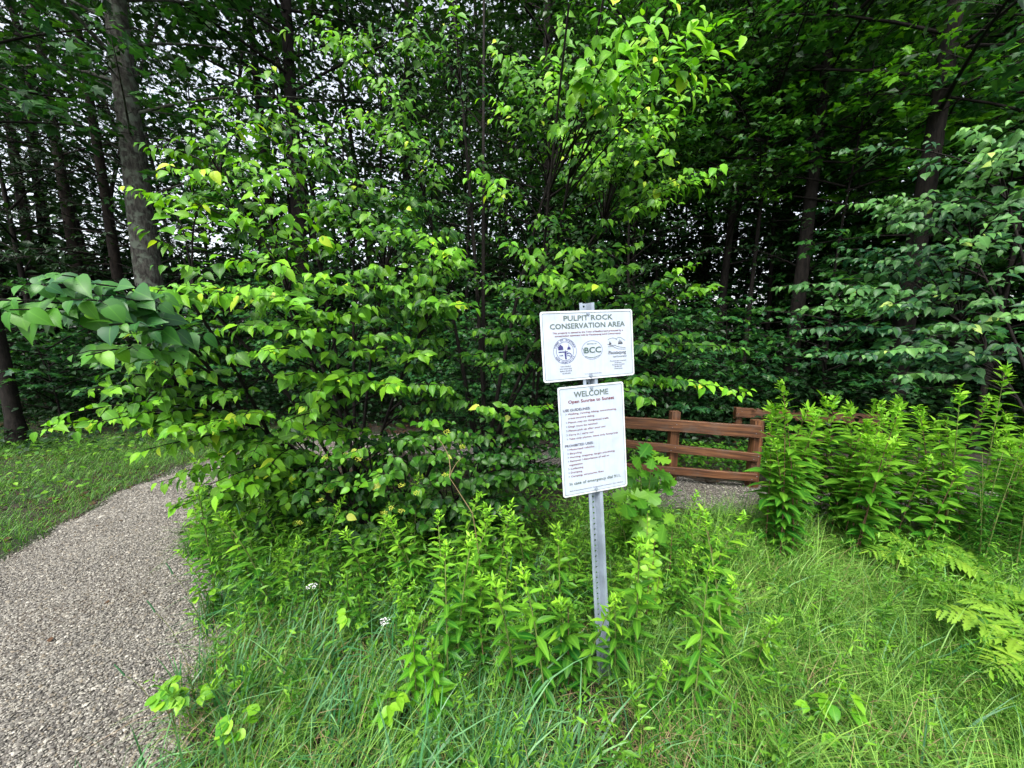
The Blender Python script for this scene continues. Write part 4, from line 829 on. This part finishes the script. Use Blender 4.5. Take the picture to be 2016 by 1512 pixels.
# oak sapling
t = empty('oak_sapling', tuple(G(1262, 1130))); mbs, mbl = MB(), MB(); hs_ = []
for k in range(5):
    e = P(rng.uniform(1220, 1310), rng.uniform(900, 1040), rng.uniform(2.1, 2.4)) - np.array(t.location); hs_.append(e)
hs_ = np.array(hs_ + [P(1285, 900, 2.25) - np.array(t.location)]); P0 = np.zeros_like(hs_); tubes(mbs, P0, hs_ * [.3, .3, .6], hs_, .006, .002, 6, 5)
for f in (.5, .7, .85, 1.0, 1.0):
    nn_ = len(hs_) * 2; p = bez(np.repeat(P0, 2, 0), np.repeat(hs_ * [.3, .3, .6], 2, 0), np.repeat(hs_, 2, 0), np.full(nn_, f)); a_ = rng.random(nn_) * 6.28
    d = np.stack([np.cos(a_), np.sin(a_), rng.normal(-.1, .3, nn_)], -1); put_leaves(mbl, OAK, p, d, np.array([0, -.7, .8]) + rng.normal(0, .25, (nn_, 3)), rng.uniform(.09, .15, nn_), rng.uniform(.1, .7, nn_))
mbs.build('stem', M_STEM, t, att=False); mbl.build('foliage', M_OAK, t); tag(t, 'oak sapling with large lobed leaves just right of the lower sign', 'plant')
# honeysuckle
t = empty('honeysuckle_shoot', tuple(G(1270, 1270))); mbs, mbl = MB(), MB()
e = np.array([P(px, py, s) for px, py, s in ((1275, 1010, 1.95), (1290, 1060, 1.9), (1250, 1120, 1.85), (1300, 1130, 1.85), (1280, 1090, 1.9))]) - np.array(t.location); P0 = np.zeros_like(e); tubes(mbs, P0, e * [.6, .6, .5], e, .003, .001, 6, 4)
on_twigs(mbl, P0, e * [.6, .6, .5], e, np.full(len(e), .5), ROUND, .024, .038, droop=.2, up=.6, out=np.array([0, -1., .2]), t0=.35)
mbs.build('stem', M_STEMR, t, att=False); mbl.build('foliage', M_LIME, t); tag(t, 'thin shoot with small round yellow-green leaves right of the sign post', 'plant')
# ferns
WAVY = strip_leaf([.09, .14, .06, .13, .05, .11, .04, .08, .03], ys=[.06, .16, .25, .36, .46, .57, .67, .78, .88], fold=.2, droop=.2)
def fern(loc, fronds, label, yo=0.):
    t = empty('fern', loc)
    for az, L, el in fronds:
        mb, ms = MB(), MB(); P0 = np.zeros((1, 3)); d = np.array([math.cos(az), math.sin(az), 0]); P1 = (d * L * .45 + [0, 0, L * el])[None]; P2 = (d * L + [0, 0, L * el * .75])[None]
        np_ = 16; f = np.linspace(.2, .98, np_); p = bez(P0, P1, P2, f); tg = nrm(dbez(P0, P1, P2, f)); side = nrm(np.cross(tg, [0, 0, 1.]))
        pl_ = L * .36 * np.sin(np.clip((1 - f) * 2.3 + .4, 0, 1.9)).clip(.2, 1)
        for s_ in (-1, 1):
            dd = side * s_ + tg * .45 + rng.normal(0, .08, (np_, 3)); nn_ = np.array([0, -.1, 1.]) + rng.normal(0, .15, (np_, 3))
            put_leaves(mb, WAVY, p, dd, nn_, pl_, rng.uniform(.2, .9, np_) + yo, 1.0)
        put_leaves(mb, WAVY, p[-1:], tg[-1:], nn_[-1:], L * .16, np.array([.8]), .9)
        tubes(ms, P0, P1, P2, .003, .001, 8, 4); fr = mb.build('frond', M_FERN, t); ms.build('frond_stem', M_STEM, fr, att=False)
    return tag(t, label, 'fern')
q = G(2110, 1390); fern((q[0], q[1], 0), [(2.5, .42, .8), (3.2, .40, .7), (1.9, .34, 1.0), (.6, .3, .8)], 'pale lime fern fanning out at the right edge, nearest of the ferns', .5)
q = G(1860, 1170); fern((q[0], q[1], 0), [(2.9, .42, .7), (3.6, .38, .6), (2.2, .36, .9), (4.3, .36, .6), (5.0, .36, .7), (1.2, .3, .8)], 'mid green fern under the goldenrod stand at right')
q = G(2000, 1210); fern((q[0], q[1], 0), [(2.7, .42, .8), (3.4, .42, .6), (4.0, .36, .7), (4.8, .36, .6), (2.0, .36, .9)], 'green fern behind the pale one, at the right edge')
# dark bushy herb right edge
FT = [herb('feathery_herb', .85, 150, .06, M_HERB, M_STEM, wsc=.6, lean=.1, y0=.0, y1=.25, top=False) for _ in range(2)]
herb_set(FT, [tuple(G(rng.uniform(1900, 2100), rng.uniform(1110, 1200))[:2]) for _ in range(16)], 'feathery dark blue-green herb in the clump at the right edge above the ferns', 'plant', 'feathery herbs at right edge')

# yarrow
mya, t_, b = new_mat('white_petal'); b.inputs['Base Color'].default_value = (.75, .74, .72, 1)
for px, py, s, lb in ((613, 1153, 1.72, 'white yarrow flower head, upper left of the two, in grass before the shrub'), (757, 1222, 1.6, 'white yarrow flower head, lower right of the two in the grass')):
    top = P(px, py, s); g_ = np.array([top[0] + .02, top[1] + .03, 0.]); t = empty('yarrow', tuple(g_)); mb = MB(); e = (top - g_)[None]; tubes(mb, np.zeros((1, 3)), e * [.2, .2, .6], e, .002, .0012, 6, 5); mb.build('stem', M_STEM, t, att=False)
    mb = MB(); 
    for k in range(46):
        r_, a_ = .024 * math.sqrt(rng.random()), rng.random() * 6.28; c_ = e[0] + [r_ * math.cos(a_), r_ * math.sin(a_), .004 - r_ * .3]
        mb.add(oct_v * [.0024, .0024, .0016] + c_, tri=oct_f)
    mb.build('flower_head', mya, t, att=False); tag(t, lb, 'flower', 'white yarrows')

# ------------------------------------------------------------------ grass and ground cover (stuff)
def blades(mb, x, y_, h, w_, bend, youth, az=None, zoff=0):
    n = len(x); az = rng.random(n) * 6.28 if az is None else az; z = H(x, y_) + zoff; d = np.stack([np.cos(az), np.sin(az)], -1); s_ = np.stack([-np.sin(az + .6), np.cos(az + .6)], -1)
    lv = np.array([0, .3, .6, .85, 1.0]); V = np.empty((n, 9, 3)); A = np.empty((n, 9, 4))
    for i, t_ in enumerate(lv):
        r_ = (h * bend * t_ ** 2)[:, None] * d; zz = z - .02 + h * (t_ - .45 * bend ** 2 * t_ ** 2.5)
        c_ = np.c_[x[:, None] + r_[:, :1], y_[:, None] + r_[:, 1:], zz]
        ww = (w_ * (1 - t_ ** 2 * .95) / 2)[:, None] * np.c_[s_, np.zeros(n)]
        if i < 4: V[:, 2 * i] = c_ - ww; V[:, 2 * i + 1] = c_ + ww
        else: V[:, 8] = c_
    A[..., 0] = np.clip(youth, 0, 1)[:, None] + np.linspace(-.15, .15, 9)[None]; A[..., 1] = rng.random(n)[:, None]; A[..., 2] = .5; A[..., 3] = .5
    q = np.array([[0, 1, 3, 2], [2, 3, 5, 4], [4, 5, 7, 6]]); off = (np.arange(n) * 9)[:, None, None]
    mb.add(V.reshape(-1, 3), tri=(np.array([[6, 7, 8]])[None] + off).reshape(-1, 3), quad=(q[None] + off).reshape(-1, 4), att=A.reshape(-1, 4))
def clumped(n, x0, x1, y0, y1, k=60, sd_=.12, f=.6):
    c_ = np.c_[rng.uniform(x0, x1, k), rng.uniform(y0, y1, k)]; m_ = int(n * f); i = rng.integers(0, k, m_)
    x = np.r_[c_[i, 0] + rng.normal(0, sd_, m_), rng.uniform(x0, x1, n - m_)]; y_ = np.r_[c_[i, 1] + rng.normal(0, sd_, m_), rng.uniform(y0, y1, n - m_)]
    return x, y_
def tufts(mb, k, n, x0, x1, y0, y1, hlo, hhi, wlo, whi, sd_=.05, blo=.3, bhi=1.4, yr=(0, .9), cond=lambda x, y: path_d(x, y) > .03):
    """k tufts of about n blades, each leaning out from its tuft centre, each tuft with its own height, lean and tint"""
    cx = rng.uniform(x0, x1, k); cyy = rng.uniform(y0, y1, k); kk = cond(cx, cyy) & (np.hypot(cx, cyy) > .85); cx, cyy = cx[kk], cyy[kk]; k = len(cx)
    cnt = (n * rng.uniform(.4, 1.6, k)).astype(int); i = np.repeat(np.arange(k), cnt); m_ = len(i); th = rng.uniform(hlo, hhi, k); ta = rng.random(k) * 6.28; ty = rng.uniform(yr[0], yr[1], k); tb = rng.uniform(blo, bhi, k)
    ox, oy = rng.normal(0, sd_, m_), rng.normal(0, sd_, m_); az = np.arctan2(oy, ox) + rng.normal(0, .5, m_); az = np.where(rng.random(m_) < .45, ta[i] + rng.normal(0, .5, m_), az)
    x, y_ = cx[i] + ox, cyy[i] + oy; q = cond(x, y_); i, x, y_, az = i[q], x[q], y_[q], az[q]; m_ = len(x)
    blades(mb, x, y_, th[i] * rng.uniform(.45, 1.25, m_), rng.uniform(wlo, whi * 1.15, m_), (tb[i] * rng.uniform(.5, 1.4, m_)), ty[i] + rng.normal(0, .2, m_), az=az)
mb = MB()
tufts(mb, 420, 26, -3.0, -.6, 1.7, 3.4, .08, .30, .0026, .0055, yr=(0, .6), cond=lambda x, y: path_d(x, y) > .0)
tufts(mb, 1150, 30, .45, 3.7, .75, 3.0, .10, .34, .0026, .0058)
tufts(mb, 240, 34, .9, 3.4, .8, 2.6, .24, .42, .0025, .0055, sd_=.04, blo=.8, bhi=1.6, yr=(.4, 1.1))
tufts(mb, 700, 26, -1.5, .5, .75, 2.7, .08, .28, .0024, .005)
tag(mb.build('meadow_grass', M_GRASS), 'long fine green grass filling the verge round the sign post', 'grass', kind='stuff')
mb = MB()
tufts(mb, 260, 11, -1.8, .35, .8, 2.1, .16, .36, .006, .0115, sd_=.05, blo=.2, bhi=1.5, cond=lambda x, y: path_d(x, y) > -.03)
tufts(mb, 110, 7, .3, 3.0, .85, 2.2, .2, .34, .006, .010, sd_=.06, blo=.5, bhi=1.5)
tag(mb.build('broad_grass', M_GRASSB), 'broad blue-green grass blades along the right edge of the gravel path', 'grass', kind='stuff')
mb = MB(); x, y_ = clumped(6500, -1.5, 3.2, .75, 2.7, 70, .08); k = path_d(x, y_) > 0; x, y_ = x[k], y_[k]
blades(mb, x, y_, rng.uniform(.08, .3, len(x)), rng.uniform(.002, .004, len(x)), rng.uniform(.5, 1.6, len(x)), rng.random(len(x)))
tag(mb.build('dry_grass', M_DRY), 'dead straw-coloured blades mixed through the green grass', 'grass', kind='stuff')
mb = MB(); x, y_ = clumped(60000, -9, -2.6, 1.6, 5.6, 200, .2, .5); k = (path_d(x, y_) > rng.random(len(x)) * .15) & (x < -2.8); x, y_ = x[k], y_[k]
blades(mb, x, y_, rng.uniform(.05, .15, len(x)), rng.uniform(.003, .006, len(x)), rng.uniform(.3, 1.2, len(x)), rng.random(len(x)) * .5)
tag(mb.build('verge_grass', M_GRASS), 'short green grass on the far left side of the path', 'grass', kind='stuff')
def ground_leaves(mb, n, x0, x1, y0, y1, zlo, zhi, size, tpl, cond, youth=(0, .6), tilt=.35):
    x, y_ = clumped(n, x0, x1, y0, y1, 150, .15, .6); k = cond(x, y_); x, y_ = x[k], y_[k]; m_ = len(x)
    p = np.c_[x, y_, H(x, y_) + rng.uniform(zlo, zhi, m_)]; a_ = rng.random(m_) * 6.28
    put_leaves(mb, tpl, p, np.stack([np.cos(a_), np.sin(a_), rng.normal(0, .25, m_)], -1), np.array([0, -.2, 1.]) + rng.normal(0, tilt, (m_, 3)), size * rng.uniform(.6, 1.3, m_), rng.uniform(*youth, m_))
mb = MB()
ground_leaves(mb, 9000, -9, -2.8, 2, 6.5, .02, .12, .024, DIAM, lambda x, y_: path_d(x, y_) > .1, (0, .8))
ground_leaves(mb, 500, -7, -3.4, 3.2, 5.5, .08, .2, .05, OVATE_S, lambda x, y_: path_d(x, y_) > .15, (.2, 1))
tag(mb.build('verge_weeds', M_HERB), 'low leafy weeds on the left bank beyond the path', 'ground cover', kind='stuff')
mb = MB()
ground_leaves(mb, 9000, -1.6, 3.2, 1.0, 3.1, .02, .12, .022, DIAM, lambda x, y_: path_d(x, y_) > .04, (0, .7))
ground_leaves(mb, 9000, -1.8, 1.2, 1.7, 3.1, .05, .38, .045, LANCE, lambda x, y_: path_d(x, y_) > .04, (.1, .9), .6)
ground_leaves(mb, 3000, .9, 3.2, 3.5, 4.6, .03, .25, .05, OVATE_S, lambda x, y_: path_d(x, y_) > .08, (0, .5))
tag(mb.build('low_weeds', M_HERB), 'small-leaved weeds growing low between the grasses', 'ground cover', kind='stuff')
mb = MB()
ground_leaves(mb, 26000, -12, 12, 4.6, 12, .03, .3, .075, OVATE_S, lambda x, y_: path_d(x, y_) > .2, (0, .4))
for k in range(260):
    cx_, cy_ = rng.uniform(-13, 13), 5.2 + 7.8 * rng.random() ** 1.5
    if path_d(np.array([cx_]), np.array([cy_]))[0] < .3 or (cx_ < -3 and cy_ < 6.3): continue
    hh = rng.uniform(.5, 1.9); m_ = int(420 * hh); p = np.array([cx_, cy_, float(H(cx_, cy_)) + hh * .5]) + rng.normal(0, 1, (m_, 3)) * np.array([.45, .45, .28 * hh]); p = p[p[:, 2] > .02]
    put_leaves(mb, OVATE_S, p, rng.normal(0, 1, p.shape) * [1, 1, .4], np.array([0, 0, 1.]) + rng.normal(0, .45, p.shape), .085, rng.random(len(p)) * .22)
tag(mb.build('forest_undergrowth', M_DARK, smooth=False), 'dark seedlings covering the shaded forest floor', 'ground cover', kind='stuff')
mb = MB()
ground_leaves(mb, 26000, -10, 10, 1.0, 10, .0, .012, .05, OVATE_S, lambda x, y_: path_d(x, y_) > .02, (0, 1), .3)
ground_leaves(mb, 70, -4, -1, 1, 5, .004, .012, .03, OVATE_S, lambda x, y_: path_d(x, y_) < 0, (0, 1), .2)
tag(mb.build('leaf_litter', M_LITTER), 'brown fallen leaves lying on the soil and path', 'leaf litter', kind='stuff')
mb = MB(); x, y_ = clumped(800, -1.7, 3.0, .95, 2.9, 90, .12, .7); k = path_d(x, y_) > .05; x, y_ = x[k], y_[k]; n = len(x); hh = rng.uniform(.12, .42, n); a_ = rng.random(n) * 6.28
P0 = np.c_[x, y_, H(x, y_)]; P2 = P0 + np.c_[np.cos(a_) * hh * .35, np.sin(a_) * hh * .35, hh]; P1 = P0 * .5 + P2 * .5 + np.c_[np.zeros((n, 2)), hh * .15]
tubes(mb, P0, P1, P2, .0013, .0006, 5, 3)
on_twigs(mb, P0, P1, P2, rng.random(n), LANCE, .012, .032, droop=0, up=.5, t0=.15, jit=.5)
tag(mb.build('wiry_weeds', M_HERB), 'wiry weeds with tiny narrow leaves threading through the verge', 'ground cover', kind='stuff')
# tall timothy grass stalks
mb = MB(); ts_ = []
for px, py, s, bx in ((472, 1012, 2.0, .06), (305, 1205, 1.6, .1), (340, 1130, 1.75, .1), (245, 1330, 1.5, .08), (1005, 1120, 1.6, -.05)):
    top = P(px, py, s); g_ = np.array([top[0] + bx, top[1] + .02, 0.]); t = empty('timothy_grass', tuple(g_)); e = (top - g_)[None]; m1 = MB(); tubes(m1, np.zeros((1, 3)), e * [.1, .1, .7], e, .0016, .001, 8, 4); m1.build('stem', M_STEM, t, att=False)
    m2 = MB(); tubes(m2, e, e + nrm(e) * .03, e + nrm(e) * .06 + [-bx * .1, 0, 0], .0035, .0022, 5, 6); m2.build('seed_head', M_GRASSB, t, att=True); ts_.append(t)
for t, lb in zip(ts_, ('tall timothy stalk leaning over in front of the bush left side', 'timothy stalk leaning over the gravel edge, middle height', 'timothy stalk with its head over the path, highest on the edge', 'lowest timothy stalk over the gravel at left', 'timothy stalk in the goldenrods left of the post')): tag(t, lb, 'grass stalk', 'timothy stalks')
# fallen dry stalk in front of shrub
mb = MB(); a_ = P(900, 850, 2.0); b_ = P(885, 940, 1.95); c_ = P(930, 1010, 1.95)
tubes(mb, np.array([c_, b_, b_]), np.array([(c_ + b_) / 2, (a_ + b_) / 2, (b_ + P(905, 880, 1.95)) / 2]), np.array([b_, P(860, 860, 1.98), P(912, 900, 1.9)]), .003, .0015, 5, 5)
tubes(mb, np.array([[c_[0] + .05, c_[1] + .05, 0.]]), np.array([(c_ + [0.03, .03, -.2])]), np.array([c_]), .0035, .003, 5, 5)
tag(mb.build('dead_stalk', M_DRY, att=True), 'thin pale forked dead stalk rising in front of the shrub', 'stalk')
print('scene built', len(bpy.data.objects), sum(len(m.polygons) for m in bpy.data.meshes))
